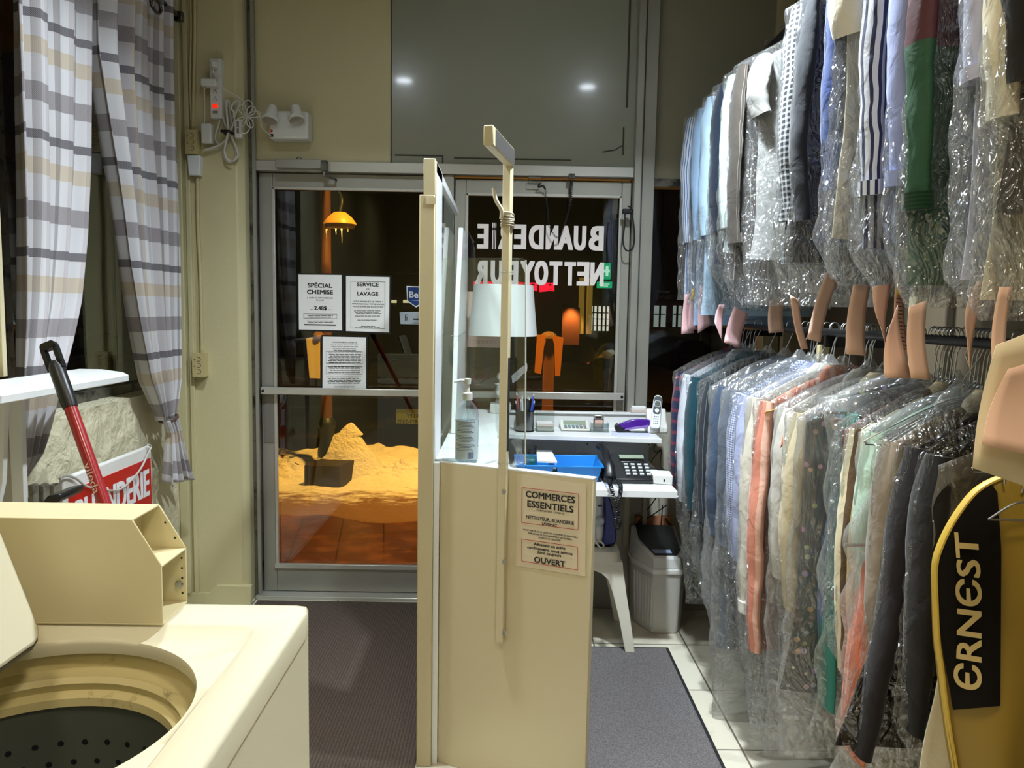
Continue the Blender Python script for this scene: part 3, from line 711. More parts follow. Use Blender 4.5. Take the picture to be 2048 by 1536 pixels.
def junction(label, x0, y0, x1, y1, depth, side):
    t = thing('junction_box', label, 'junction box', onp((x0+x1)/2, y1))
    a, b = onp(x0, y1), onp(x1, y0); m = MB().box(a.x, b.x, YP-depth, YP, a.z, b.z).mark(1)
    for k in range(3):
        z = b.z-.028-.03*k*(b.z-a.z)/.115
        m.tube([(a.x+.032+.010*math.cos(q), YP-depth-.0008, z+.010*math.sin(q)) for q in [i*.42-2.2 for i in range(11)]], .0012, 5)
    for z in (b.z-.03, b.z-.062): m.lathe((a.x+.012, YP-depth, z), [(0, .001), (.0035, .001), (.0035, 0)], 10, (0, -1, 0))
    m.build('box', [BEI, mat('box_dark_line', '#6b5f3d', .6)], t)  # knockout rings and dots drawn in a darker brown
    return t
junction('beige junction box under the conduits, left of the power strip', 379, 264, 402, 312, .05, 1)
junction('beige socket box at the foot of the ribbed conduit on the pilaster', 393, 706, 416, 752, .05, 1)
t = thing('night_light', 'white tapered plug-in night light under the junction box', 'night light', onp(395, 350))
m = MB(); P8 = [onp(381, 314), onp(408, 314), onp(406, 354), onp(384, 354)]; m.prism([p+Vector((0, -.045, 0)) for p in P8], (0, .044, 0)); m.build('shade', mat('milky_plastic', '#eef0f2', .3), t, bevel=.006, seg=3)
CON = mat('conduit_paint', '#c9bc8f', .5)
def conduit(label, px, r, ribs=True):
    t = thing('conduit', label, 'conduit', onp(*px[-1][:2]), 'conduits on the pilaster')
    p = spline([onp(x, y, .014) for x, y in px], 40 if ribs else 8)
    MB().tube(p, [r*(1+(.16 if i % 2 else 0)) for i in range(len(p))] if ribs else r, 8).build('pipe', CON, t)
zc = -30
conduit('ribbed painted conduit running up from the junction box', [(390, zc), (389, 80), (388, 150), (386, 240), (386, 263)], .008)
conduit('thin painted cable clipped beside the ribbed conduit', [(381, zc), (382, 60), (380, 150), (381, 200), (384, 262)], .005, False)
conduit('ribbed painted conduit from the night light down to the socket box', [(395, 355), (396, 450), (401, 560), (403, 660), (404, 706)], .008)
# emergency light
t = thing('emergency_light', 'white twin-head emergency light on the beige panel over the door', 'emergency light', aY(580, 280, D-.012))
a, b = aY(540, 279, D-.08), aY(618, 224, D-.08); yw = D-.0121
MB().box(a.x, b.x, D-.10, yw, a.z, b.z).build('housing', WHITEP, t, bevel=.012, seg=3)
MB().box(a.x+.008, a.x+.022, D-.1012, D-.099, a.z+.008, a.z+.022).build('test_button', BLACKP, t)
MB().lathe((a.x+.014, D-.1005, a.z+.036), [(0, .0015), (.006, .0015), (.007, 0)], 12, (0, -1, 0)).build('indicator', mat('red_lens', '#d0493e', .4), t)
for hx_, hy_, ang in ((541, 238, -.1), (593, 238, .18)):
    c = aY(hx_, hy_-4, D-.135); axd = Vector((ang, -.34, -.94)).normalized()
    hd = MB().lathe(c, [(0, -.058), (.02, -.056), (.027, -.02), (.029, .0), (.039, .005), (.040, .018), (.036, .021)], 28, axd).build('lamp_head', WHITEP, t)
    MB().lathe(c, [(0, .0215), (.035, .0215)], 24, axd, cap=False).build('lens', mat('lamp_lens', '#b9aea2', .15, .3), hd)
    MB().tube([c-axd*.03, Vector((c.x, D-.09, c.z-.005))], .012, 10).build('neck', WHITEP, t)
# door closer and hinge hardware
t = thing('door_closer', 'grey door closer screwed to the header over the left door', 'door closer', aY(604, 335, D-.04))
a, b = aY(553, 335, D-.05), aY(644, 321, D-.05); MB().box(a.x, b.x, D-.075, D-.032, a.z-.006, b.z).build('body', ALU, t, bevel=.004)
a2, b2 = aY(644, 343, D-.05), aY(655, 322, D-.05); MB().box(a2.x, b2.x, D-.07, D-.032, a2.z, b2.z).build('end_block', ALUD, t, bevel=.002)
c = aY(598, 321, D-.055); MB().lathe(c, [(.017, -.004), (.016, .008), (.009, .016), (0, .018)], 16).build('cap', STEEL, t)
c = aY(648, 343, D-.055); MB().tube([c, c-Vector((0, 0, .02))], .008, 10).build('spindle', STEEL, t)
c1_ = aY(649, 352, D-.055); MB().tube([c-Vector((0, 0, .018)), aY(668, 358, D-.03), aY(672, 360, D+.008)], .006, 8).build('arm', ALUD, t)
# ================================================================ counter, partition, desk
ZC = 1.01
PA = aZ(880, 925, ZC); PC = aZ(1187, 960, ZC); PA.z = PC.z = 0
pd = (PC-PA).normalized(); pn = Vector((pd.y, -pd.x, 0))        # along the panel / towards the viewer
if pn.y > 0: pn = -pn
def onpan(x, y, off=.0):
    d = ray(x, y); o = PA+pn*off; s = (o-ORG).dot(pn)/d.dot(pn); return ORG+d*s
Vz = Vector((0, 0, 1))
ct = thing('service_counter', 'cream panelled service counter with a white top and angled end panel', 'counter', (PA.x, PA.y, 0))
MB().prism([PA, PC, PC-pn*.028, PA-pn*.028], (0, 0, ZC)).build('front_panel', PANELP, ct, bevel=.002)
m = MB(); m.prism([PA+Vz*ZC, PC+Vz*ZC, PC-pn*.03+Vz*ZC, PA-pn*.03+Vz*ZC], (0, 0, .004)); m.build('panel_edging', WHITEL, ct)
xl, xr = aY(868, 900, 2.43).x+.001, .005
pts = [PA-pn*.0285, PA+pd*((xr-PA.x)/pd.x)-pn*.0285, Vector((xr, 3.78, 0)), Vector((xl, 3.78, 0)), Vector((xl, PA.y+.05, 0))]
MB().prism([p+Vz*(ZC-.022) for p in pts], (0, 0, .022)).build('counter_top', WHITEL, ct, bevel=.0015)
MB().box(xl, xl+.018, PA.y+.07, 3.78, 0, ZC-.023).build('side_panel', WHITEL, ct)
MB().box(xr-.02, xr-.002, 2.45, 3.14, 0, ZC-.023).build('inner_panel', WHITEL, ct)
# partition on the entrance side: post, white side board, sloped clear sheet, end board
px0, px1 = aY(838, 900, 2.43).x, aY(868, 900, 2.43).x
pt_ = thing('partition', 'tall cream post and clear plastic partition along the left of the counter', 'partition', (px1, 2.5, 0))
zt1 = aY(856, 392, 2.43).z; zt2_ = aY(860, 320, 2.43).z
MB().box(px0, px1, 2.40, 2.45, 0, zt1).build('post', PAINT2, pt_, bevel=.003)
MB().box(px0+.012, px1, 2.402, 2.452, zt1, zt2_).build('post_head', PANELP, pt_, bevel=.002)
MB().box(px0+.02, px0+.05, 2.3985, 2.4, aY(856, 408, 2.4).z, aY(856, 394, 2.4).z).build('hinge_plate', PANELP, pt_)
MB().prism([(px1-.018, 2.452, 0), (px1-.018, 2.452, zt1+.11), (px1-.018, 2.66, zt1+.11), (px1-.018, 2.68, ZC+.003), (px1-.018, 2.68, 0)], (.018, 0, 0)).build('side_board', WHITEL, pt_, bevel=.002)
MB().prism([(px1-.02, 2.452, zt2_), (px1-.02, 3.55, zt2_-.01), (px1-.02, 3.55, zt2_-.035), (px1-.02, 2.452, zt2_-.035)], (.02, 0, 0)).build('top_rail', WHITEL, pt_, bevel=.002)
MB().box(px1-.012, px1-.008, 2.66, 3.55, ZC+.003, zt2_-.03).build('clear_sheet', PLEXI, pt_)
eb = thing('end_board', 'white tapered board standing upright at the far end of the counter', 'board', (px1, 3.5, ZC+.001))
ze = aX(917, 455, px1+.012).z
MB().prism([(px1+.012, 3.0, ZC+.001), (px1+.012, 3.76, ZC+.001), (px1+.012, 3.74, ze), (px1+.012, 3.36, ze), (px1+.012, 3.12, 1.45)], (.02, 0, 0)).build('board', WHITEL, eb, bevel=.003)
m = MB(); zz = aX(905, 676, px1+.03).z; m.tube([(px1+.01, 2.98, zz), (px1+.036, 2.98, zz), (px1+.036, 3.78, zz), (px1+.01, 3.78, zz)], .0022, 5, closed=True); m.build('cord', POLY, eb)
# vertical batten with its arm
bt = thing('batten', 'tall cream batten screwed to the counter front with a short arm on top', 'batten', onpan(1010, 1280))
o = onpan(1011, 900); o.z = 0; tp = aY(1013, 296, (o+pn*.02).y).z; bz = aY(1010, 1280, o.y).z
def bbox(mb, s0, s1, n0, n1, z0, z1):
    q = [o+pd*s0+pn*n0, o+pd*s1+pn*n0, o+pd*s1+pn*n1, o+pd*s0+pn*n1]; return mb.prism([p+Vz*z0 for p in q], (0, 0, z1-z0))
bbox(MB(), -.014, .012, .001, .022, bz, tp).build('upright', PANELP, bt, bevel=.002)
bbox(MB(), .0121, .0128, .004, .018, aY(1020, 900, o.y).z, aY(1020, 715, o.y).z).build('foam_strip', mat('black_foam', '#16130f', .9), bt)
for y in (983, 1124, 1265):
    c = onpan(1008, y, .0225); MB().lathe(c, [(.007, -.001), (.007, .002), (.004, .003), (0, .002)], 14, pn).build('screw', STEEL, bt)
e0 = o+pn*.0+Vz*(tp-.03); e1 = aY(976, 296, o.y-.30); dr = (e1-e0); dr.z = 0; ln = dr.length; dr.normalize(); sd = Vector((dr.y, -dr.x, 0))
m = MB(); m.obox(e0+dr*ln/2+Vz*(.004), dr*ln/2, sd*.013, (0, 0, .026)); m.build('arm', PANELP, bt, bevel=.004)
m = MB(); sdr = sd if sd.x > 0 else -sd
m.obox(e0+dr*ln*.46+Vz*.004+sdr*.0134, dr*ln*.44, sdr*.0006, (0, 0, .022)); m.build('dark_tape', mat('dark_tape', '#3a3531', .8), bt)
m = MB()
for k in range(7):
    z = aY(1013, 440, o.y).z+.006*k-.02
    m.tube([o+pd*(.019*math.cos(a)-.001)+pn*(.0115+.017*math.sin(a))+Vz*(z+.004*math.sin(a+k)) for a in [i*math.pi/8 for i in range(16)]], .003, 5, closed=True)
m.build('wire_lashing', mat('pale_wire', '#b7ad93', .4), bt)
hk = spline([o+pd*-.012+pn*.03+Vz*aY(1005, 440, o.y).z, aY(1003, 420, o.y-.03), aY(992, 400, o.y-.04), aY(987, 376, o.y-.04)], 6)
MB().tube(hk, .006, 10).build('hook', mat('white_hook', '#d6cfba', .4), bt)
for yy in (545, 925):
    z = aY(1013, yy, o.y).z
    MB().tube([o+pd*(.019*math.cos(a)-.001)+pn*(.0115+.016*math.sin(a))+Vz*z for a in [i*math.pi/8 for i in range(16)]], .0025, 5, closed=True).build('tape_loop', POLY, bt)
# clear counter screen
sc_ = thing('counter_screen', 'clear plastic sneeze screen standing behind the batten on the counter', 'screen', (0, o.y, ZC+.004))
so = -.012
def onS(x, y): return onpan(x, y, so)
q = [onS(884, 516), onS(1046, 516), onS(1051, 522), onS(1050, 935), onS(884, 925)]
for p_ in q[3:]: p_.z = ZC+.002
MB().prism(q, -pn*.004).build('sheet', PLEXI, sc_)
m = MB(); r_ = onS(1051, 520); m.tube([r_-pn*.002, onS(1050, 930)-pn*.002], .0022, 6); m.build('polished_edge', mat('clear_edge', '#dfe8e6', .2), sc_)
m.v = []; 
# the notice on the counter front
sgn = thing('notice', 'laminated COMMERCES ESSENTIELS notice with red borders on the counter front', 'notice', onpan(1100, 1150, .001))
def pq(mb, pts, off, t=.0006): mb.prism([onpan(x, y, off) for x, y in pts], -pn*t); return mb
pq(MB(), [(1034, 948), (1172, 969), (1171, 1153), (1032, 1131)], .002).build('sheet', mat('aged_paper', '#d9ccb0', .35, noise_s=6, noise_a=.03, coat=.3), sgn)
def pline(mb, a, b, w=.0016):
    a = onpan(*a, .0032); b = onpan(*b, .0032); return mb.tube([a, b], w/2, 4)
m = MB()
for c in ([(1044, 975), (1157, 988), (1156, 1060), (1043, 1045)], [(1043, 1078), (1155, 1094), (1155, 1140), (1043, 1122)]):
    for a, b in zip(c, c[1:]+c[:1]): pline(m, a, b)
m.build('red_border', REDI, sgn)
for s, x0, x1, y, hh, b in (('COMMERCES', 1051, 1149, 1000, 13, .05), ('ESSENTIELS', 1054, 1146, 1019, 13, .05), ('CORONAVIRUS  COVID-19', 1073, 1127, 1025.5, 3.6, .03), ('NETTOYEUR, BUANDERIE', 1052, 1147, 1043.5, 7.2, .04),
                      ('LAVOMAT', 1084, 1114, 1051.5, 5.2, .05), ('FONT PARTIE DE LA LISTE DES COMMERCES ESSENTIELS', 1046, 1154, 1068.5, 3.4, .035), ('PUBLIÉE PAR LE GOUVERNEMENT DU QUÉBEC', 1056, 1143, 1074, 3.4, .035), ('LUNDI LE 23 MARS 2020', 1077, 1121, 1079.7, 3.4, .035),
                      ('Advenant un autre', 1067, 1130, 1095, 6, .045), ('confinement, nous serons', 1054, 1144, 1103.5, 6, .045), ('donc toujours', 1074, 1122, 1110.5, 6, .045), ('OUVERT', 1068, 1130, 1129, 11.5, .05)):
    xm = (x0+x1)/2; c = onpan(xm, y, .0035); w = (onpan(x1, y, .0035)-onpan(x0, y, .0035)).length; h = (onpan(xm, y-hh, .0035)-c).length
    MB().text(s, c, pd if pd.x > 0 else -pd, Vz, h, w, bold=b).build('lettering', INK, sgn)
MB().box(px1+.001, PA.x-.001, PA.y-.012, PA.y+.02, 0, ZC).build('corner_strip', WHITEL, ct)
# ------------------------------------------------ on the counter
def bottle():
    c = aZ(930, 930, ZC); c = Vector((c.x+.002, c.y+.055, ZC+.0005)); t = thing('sanitizer_bottle', 'clear pump bottle of hand sanitizer on the white counter top', 'bottle', c)
    MB().lathe(c, [(.034, .002), (.038, .008), (.038, .15), (.034, .172), (.022, .19), (.014, .196), (.014, .204)], 32).build('bottle', clear('clear_pet', '#f2f8fb', .05, .55, .03), t)
    MB().lathe(c, [(.033, .006), (.0355, .01), (.0355, .135), (.0, .135)], 28).build('gel', clear('gel', '#dcebf5', .03, .12, .05, .12), t)
    m = MB(); m.grid(24, 8, lambda u, v: (c.x+.0388*math.cos(-2.75+2.35*u), c.y+.0388*math.sin(-2.75+2.35*u), ZC+.012+.128*v))
    lb = m.build('label', mat('label_blue_white', '#cdd9e6', .45), t)
    m = MB()
    for k in range(20):
        if k in (8, 14): continue
        z = ZC+.133-.0048*k; a0 = -2.5+.1*(k % 3); a1 = -.75-.15*((k*7) % 4)
        for s in range(6):
            q0 = a0+(a1-a0)*s/6; q1 = a0+(a1-a0)*(s+.86)/6
            m.add([(c.x+.0392*math.cos(q), c.y+.0392*math.sin(q), zz) for q in (q0, q1) for zz in (z, z+.0018)], [(0, 2, 3, 1)])
    for k in range(11):
        q0 = -1.45+.05*k; m.add([(c.x+.0392*math.cos(q), c.y+.0392*math.sin(q), zz) for q in (q0, q0+.02+.012*(k % 3)) for zz in (ZC+.016, ZC+.038)], [(0, 2, 3, 1)])
    m.build('label_print', mat('navy_print', '#4a5a86', .6), lb)
    MB().lathe(c, [(.017, .2), (.017, .222), (.008, .225), (.006, .25), (.011, .252), (.012, .268), (.004, .27), (0, .27)], 24).build('pump', WHITEP, t)
    MB().tube([c+Vector((0, 0, .262)), c+Vector((-.02, -.008, .264)), c+Vector((-.042, -.012, .259))], [.006, .005, .004], 8).build('spout', WHITEP, t)
    MB().tube([c+Vector((0, 0, .2)), c+Vector((.004, 0, .12)), c+Vector((.008, 0, .012))], .0025, 6).build('dip_tube', POLY, t)
bottle()
def table_lamp():
    Y = 3.66; c = aY(1003, 822, Y); c.z = ZC; t = thing('table_lamp', 'silver table lamp with a white drum shade at the far end of the counter', 'lamp', c)
    z = lambda y: aY(1003, y, Y).z
    MB().box(c.x-.055, c.x+.045, Y-.05, Y+.05, ZC+.001, z(806)).build('base', mat('lamp_base', '#cfcfc8', .25, .3), t, bevel=.006)
    MB().lathe((c.x, Y, 0), [(.03, z(806)), (.018, z(800)), (.012, z(796)), (.028, z(788)), (.034, z(780)), (.024, z(771)), (.038, z(768)), (.04, z(765)), (.018, z(762)), (.028, z(752)), (.022, z(746)), (.014, z(744))], 28).build('turned_stem', CHROME, t, smooth=30)
    MB().lathe((c.x, Y, 0), [(.0135, z(745)), (.0135, z(640))], 18).build('pole', mat('brushed_steel', '#b4b2ac', .3, .8), t)
    r0, r1, z0, z1 = .163, .14, z(671), z(570)
    MB().lathe((c.x, Y, 0), [(r0, z0), (r1, z1), (r1-.003, z1), (r0-.003, z0), (r0, z0)], 56, cap=False).build('lamp_shade', mat('shade_white', '#e9ebe8', .7, trans=0), t, smooth=50)
    m = MB()
    for k in range(3):
        q = k*2.094; m.tube([(c.x, Y, z1-.01), (c.x+(r1-.002)*math.cos(q), Y+(r1-.002)*math.sin(q), z1-.004)], .002, 5)
    m.build('spider', STEEL, t)
table_lamp()
def film(name, lab, pts, amp, parent=None, m_=None, seed=0, cat='bag'):
    t = thing(name, lab, cat, pts[0])
    def fn(u, v):
        a = pts[0].lerp(pts[1], u); b = pts[3].lerp(pts[2], u); p = a.lerp(b, v)
        return p+Vector((nz(p, 22, seed), nz(p, 25, seed+1), nz(p, 18, seed+2)))*amp
    MB().grid(18, 26, fn).build('film', m_ or clear('bag_film', '#f6fafc', .05, .5, .1, .16, .5, 30), t, smooth=80); return t
ob = o+pn*-.01
film('plastic_bag', 'crumpled clear plastic bag hanging down the batten beside the sanitizer bottle', [aY(996, 765, ob.y+.06), aY(1004, 768, ob.y+.06), aY(1004, 880, ob.y+.06), aY(990, 875, ob.y+.07)], .018, seed=3)
film('plastic_bag', 'crumpled clear plastic bag on the right of the batten above the blue trays', [aY(1026, 880, ob.y+.1), aY(1034, 868, ob.y+.1), aY(1058, 930, ob.y+.12), aY(1026, 930, ob.y+.08)], .022, seed=5)
film('plastic_sleeve', 'rolled clear plastic sleeve taped to the batten in front of the window', [aY(1022, 752, ob.y+.06), aY(1052, 727, ob.y+.12), aY(1054, 744, ob.y+.12), aY(1023, 766, ob.y+.06)], .006, seed=8, m_=clear('sleeve_film', '#dfe6ea', .1, .5, .1, .3), cat='sleeve')

# ------------------------------------------------ desk along the window
DZ, SZ = .76, .92
dx0, dx1 = .01, .725
dk = thing('desk', 'white laminate desk built along the shop window with a raised back shelf', 'desk', (.45, 3.5, 0))
MB().prism([(dx0, 3.16, DZ-.03), (dx1, 3.14, DZ-.03), (dx1, 3.82, DZ-.03), (dx0, 3.82, DZ-.03)], (0, 0, .03)).build('desk_top', WHITEL, dk, bevel=.002)
MB().prism([(dx0, 3.57, SZ-.022), (dx1, 3.50, SZ-.022), (dx1, 3.80, SZ-.022), (dx0, 3.80, SZ-.022)], (0, 0, .022)).build('shelf', WHITEL, dk, bevel=.002)
MB().box(dx0, dx1, 3.80, 3.818, DZ, .99).build('back_board', WHITEL, dk, bevel=.002)
MB().box(dx0, dx1, 3.79, 3.835, .99, 1.0).build('ledge', WHITEL, dk, bevel=.002)
BK = mat('grey_board', '#a9a699', .6)
MB().box(dx0, dx1, 3.80, 3.815, .0, DZ-.031).build('modesty_panel', BK, dk)
for x in (aY(1174, 900, 3.795).x, aY(1297, 900, 3.795).x):
    br = MB().box(x-.01, x+.01, 3.785, 3.7995, SZ-.09, SZ-.023).build('shelf_bracket', WHITEL, dk)
    MB().lathe((x, 3.785, SZ-.078), [(.0, .001), (.004, .001)], 10, (0, -1, 0), cap=False).build('screw', BLACKM, br)
for q in (dx0+.02, dx1-.03): MB().box(q, q+.02, 3.74, 3.798, 0, DZ-.031).build('leg', BK, dk)
m = MB(); x = aY(1253, 1020, 3.78).x; m.box(x-.012, x+.012, 3.765, 3.7995, .33, DZ-.03); m.build('cable_trunking', mat('trunking', '#b8b09d', .5), dk)
def pk(x, y, z=SZ): p = aZ(x, y, z); return Vector((p.x, p.y, z))
def pen_cup():
    c = pk(1049, 862); t = thing('pen_cup', 'black mesh pen cup at the left end of the desk shelf', 'pen cup', c)
    MB().lathe(c, [(.0, .001), (.041, .001), (.043, .004), (.045, .1), (.043, .1), (.04, .006)], 32, cap=False).build('cup', clear('mesh_black', '#3c3d40', .12, .3, .3), t)
    m = MB()
    for z in (.003, .099): m.tube([c+Vector((.0445*math.cos(i*.26), .0445*math.sin(i*.26), z)) for i in range(24)], .0022, 6, closed=True)
    for i in range(40):
        q = i*math.pi/20; m.tube([c+Vector((.042*math.cos(q), .042*math.sin(q), .004)), c+Vector((.0445*math.cos(q), .0445*math.sin(q), .098))], .0008, 4)
    m.build('rim', BLACKM, t)
    cols = [('blue', '#2443a8'), ('black', '#18181b'), ('white', '#e4e6ea'), ('red', '#b8242c'), ('navy blue', '#27345f'), ('silver', '#9fa4ab'), ('dark grey', '#303238'), ('bright blue', '#3f62cf')]
    wh = ['tallest, leaning left', 'at the left of the cup', 'leaning far left', 'in the middle', 'leaning right', 'in front', 'at the back', 'at the right rim']
    for k, (n, h) in enumerate(cols):
        q = k*.785+.3; b = c+Vector((.018*math.cos(q), .018*math.sin(q), .006)); e = c+Vector((.045*math.cos(q), .03*math.sin(q), .135+.012*((k*5) % 4)))
        p = thing('pen', n+' pen standing in the black mesh cup', 'pen', b, 'pens in the mesh cup')
        d = (e-b).normalized(); MB().tube([b, e], .0042, 8).build('barrel', mat('pen_'+h, h, .3), p); MB().tube([e, e+d*.012], [.004, .0025], 8).build('tip', mat('pen_tip', '#cfd3da', .3), p)
pen_cup()
c = pk(1090, 862); a = aY(1071, 862, c.y).x; b = aY(1108, 862, c.y).x
t = thing('note_box', 'clear box of white and pink note slips on the desk shelf', 'note box', c)
m = MB(); y0 = c.y-.02; y1 = c.y+.07; h = .088
for bx in ((a, a+.003, y0, y1, SZ, SZ+h), (b-.003, b, y0, y1, SZ, SZ+h), (a+.003, b-.003, y1-.003, y1, SZ, SZ+h), (a+.003, b-.003, y0, y0+.003, SZ, SZ+.03), (a, b, y0, y1, SZ, SZ+.002)): m.box(*bx)
m.build('box', PLEXI, t)
t = thing('note_slips', 'loose stack of white slips with pink edges inside the clear box', 'paper', (c.x, c.y+.02, SZ+.003))
for k in range(9): MB().box(a+.006+.001*(k % 2), b-.007+.001*(k % 3), y0+.006, y1-.008, SZ+.003+.0042*k, SZ+.0065+.0042*k).build('slip_bundle', mat('slip_pink', '#e2b9ab', .7) if k in (4, 7) else PAPER, t)
c = pk(1150, 862); t = thing('calculator', 'white desk calculator with a tilted display on the shelf', 'calculator', c)
a = aY(1122, 862, c.y).x; b = aY(1180, 862, c.y).x
m = MB(); m.prism([(a, c.y-.012, SZ+.002), (a, c.y-.012, SZ+.012), (a, c.y+.05, SZ+.02), (a, c.y+.085, SZ+.042), (a, c.y+.09, SZ+.04), (a, c.y+.06, SZ+.002)], (b-a, 0, 0))
m.build('case', mat('calc_white', '#dcdcd4', .4), t, bevel=.003)
MB().prism([(a+.015, c.y+.053, SZ+.0235), (a+.015, c.y+.078, SZ+.0395), (b-.015, c.y+.078, SZ+.0395), (b-.015, c.y+.053, SZ+.0235)], (0, -.001, .0016)).build('display', mat('lcd', '#8e9a86', .3), t)
for r_ in range(4):
    for k in range(6):
        x = a+.014+(b-a-.028)*(k+.5)/6; yy = c.y-.004+.0135*r_; zz = SZ+.0125+.008*(yy+.012-c.y)/.062+.001
        MB().box(x-.0065, x+.0065, yy-.0045, yy+.0045, zz, zz+.003).build('key', mat('key_teal', '#4f9aa3', .4) if (r_ == 3 and k < 4) else mat('key_grey', '#8a8d92', .4), t)
c = pk(1199, 864); t = thing('stamp_stand', 'small clear stand holding a self-inking stamp on the desk shelf', 'stand', c)
a = aY(1181, 864, c.y).x; b = aY(1217, 864, c.y).x
m = MB(); m.box(a, b, c.y-.015, c.y+.05, SZ, SZ+.006); m.box(a, a+.003, c.y-.012, c.y+.045, SZ+.006, SZ+.043); m.box(b-.003, b, c.y-.012, c.y+.045, SZ+.006, SZ+.043); m.box(a+.003, b-.003, c.y-.012, c.y-.009, SZ+.006, SZ+.043)
m.build('stand', clear('smoky_plexi', '#c4d2d2', .08, .4, .03, .15), t)
t = thing('ink_stamp', 'silver and black self-inking stamp standing in the small clear stand', 'stamp', (c.x, c.y+.02, SZ+.006))
x = (a+b)/2-.004
m = MB(); m.box(x-.024, x+.024, c.y+.005, c.y+.035, SZ+.006, SZ+.02); m.box(x-.024, x-.02, c.y+.008, c.y+.032, SZ+.02, SZ+.06); m.box(x+.02, x+.024, c.y+.008, c.y+.032, SZ+.02, SZ+.06); m.build('frame', BLACKP, t, bevel=.001)
MB().box(x-.0195, x+.0195, c.y+.006, c.y+.034, SZ+.025, SZ+.058).build('pink_label', mat('slip_pink', '#e2b9ab', .7), t)
MB().box(x-.024, x+.024, c.y+.004, c.y+.036, SZ+.06, SZ+.082).build('cap', mat('brushed_steel', '#b4b2ac', .3, .8), t, bevel=.004)
MB().box(x-.016, x+.012, c.y+.003, c.y+.0045, SZ+.066, SZ+.074).build('black_window', BLACKP, t)
# purple stapler
c = pk(1262, 866); t = thing('stapler', 'glossy purple stapler lying in front of the cordless phone', 'stapler', c)
x0 = aY(1231, 866, c.y).x; x1 = aY(1300, 866, c.y).x; ym = c.y+.02
def arc(z0, hs, n=12): return [(x0+(x1-x0)*i/(n-1), z0+hs(i/(n-1))) for i in range(n)]
topp = arc(SZ+.02, lambda u: .05*math.sin(min(1, u*1.25+.12)*math.pi/2)*(1-.1*u))
m = MB(); m.prism([(x, ym-.017, z) for x, z in topp]+[(x1, ym-.017, SZ+.03), (x0+.05, ym-.017, SZ+.018)], (0, .034, 0)); m.build('shell', mat('purple_gloss', '#4d1f8f', .12, coat=.6), t, bevel=.006, seg=3)
m = MB(); m.prism([(x0+.002, ym-.019, SZ+.006), (x0-.004, ym-.019, SZ+.03), (x0+.01, ym-.019, SZ+.045), (x0+.035, ym-.019, SZ+.022), (x0+.08, ym-.019, SZ+.006)], (0, .038, 0)); m.build('black_nose', BLACKP, t, bevel=.005)
m = MB(); m.prism([(x0+.04, ym-.02, SZ+.012), (x0+.05, ym-.02, SZ+.022), (x1-.01, ym-.02, SZ+.04), (x1-.006, ym-.02, SZ+.028)], (0, .04, 0)); m.build('side_flash', mat('purple_pale', '#8a6db5', .25), t, bevel=.001)
MB().box(x0+.015, x1, ym-.018, ym+.018, SZ+.001, SZ+.0055).build('base_plate', BLACKP, t, bevel=.001)
# cordless phone in its cradle
c = pk(1312, 866); t = thing('phone_cradle', 'white charging cradle of the cordless phone at the right of the shelf', 'cradle', c)
sx = c.x; W2 = .042
m = MB(); m.prism([(sx-W2, c.y-.02, SZ+.001), (sx-W2, c.y-.018, SZ+.03), (sx-W2, c.y+.02, SZ+.06), (sx-W2, c.y+.05, SZ+.115), (sx-W2, c.y+.065, SZ+.11), (sx-W2, c.y+.07, SZ+.001)], (2*W2+.012, 0, 0)); m.build('cradle', WHITEP, t, bevel=.012, seg=3)
t = thing('cordless_phone', 'white cordless telephone handset standing in its cradle', 'phone', (sx, c.y+.0, SZ+.03))
b0 = Vector((sx-.012, c.y-.024, SZ+.022)); ud = Vector((.14, .34, 1)).normalized(); fdir = Vector((-.12, -1, .34)).normalized(); fdir = (fdir-ud*fdir.dot(ud)).normalized(); rd = ud.cross(fdir).normalized()
if rd.x < 0: rd = -rd
HL = .165
def ph(s, w, f): return b0+ud*s+rd*w+fdir*f
prof = [(-.019, 0), (-.024, .015), (-.022, .08), (-.021, .14), (-.017, .157), (-.008, HL), (.008, HL), (.017, .157), (.021, .14), (.022, .08), (.024, .015), (.019, 0)]
m = MB(); m.prism([ph(s, w, .0) for w, s in prof], fdir*.022); m.build('handset', mat('phone_white', '#e9edf2', .3), t, bevel=.005, seg=3)
def face(name, w0, w1, s0, s1, m_, off=.0222, ch=.004):
    pr = [(w0+ch, s0), (w1-ch, s0), (w1, s0+ch), (w1, s1-ch), (w1-ch, s1), (w0+ch, s1), (w0, s1-ch), (w0, s0+ch)]
    return MB().prism([ph(s, w, off) for w, s in pr], fdir*.0008).build(name, m_, t)
face('dark_panel', -.018, .018, .07, .158, mat('phone_dark', '#39454d', .25), ch=.008)
face('screen_frame', -.0145, .0145, .107, .136, mat('phone_white', '#e9edf2', .3), .0231)
face('screen', -.0125, .0125, .109, .134, mat('lcd_dark', '#4d5a55', .2), .024)
MB().lathe(ph(.088, 0, .0231), [(.010, 0), (.010, .0012), (.006, .0012), (.005, .0006), (0, .0006)], 18, fdir).build('navigation_key', mat('phone_white', '#e9edf2', .3), t)
for r_ in range(4):
    for k in range(3): face('key', -.012+.0085*k, -.005+.0085*k, .022+.011*r_, .028+.011*r_, mat('key_grey', '#8a8d92', .4), .0222, .002)
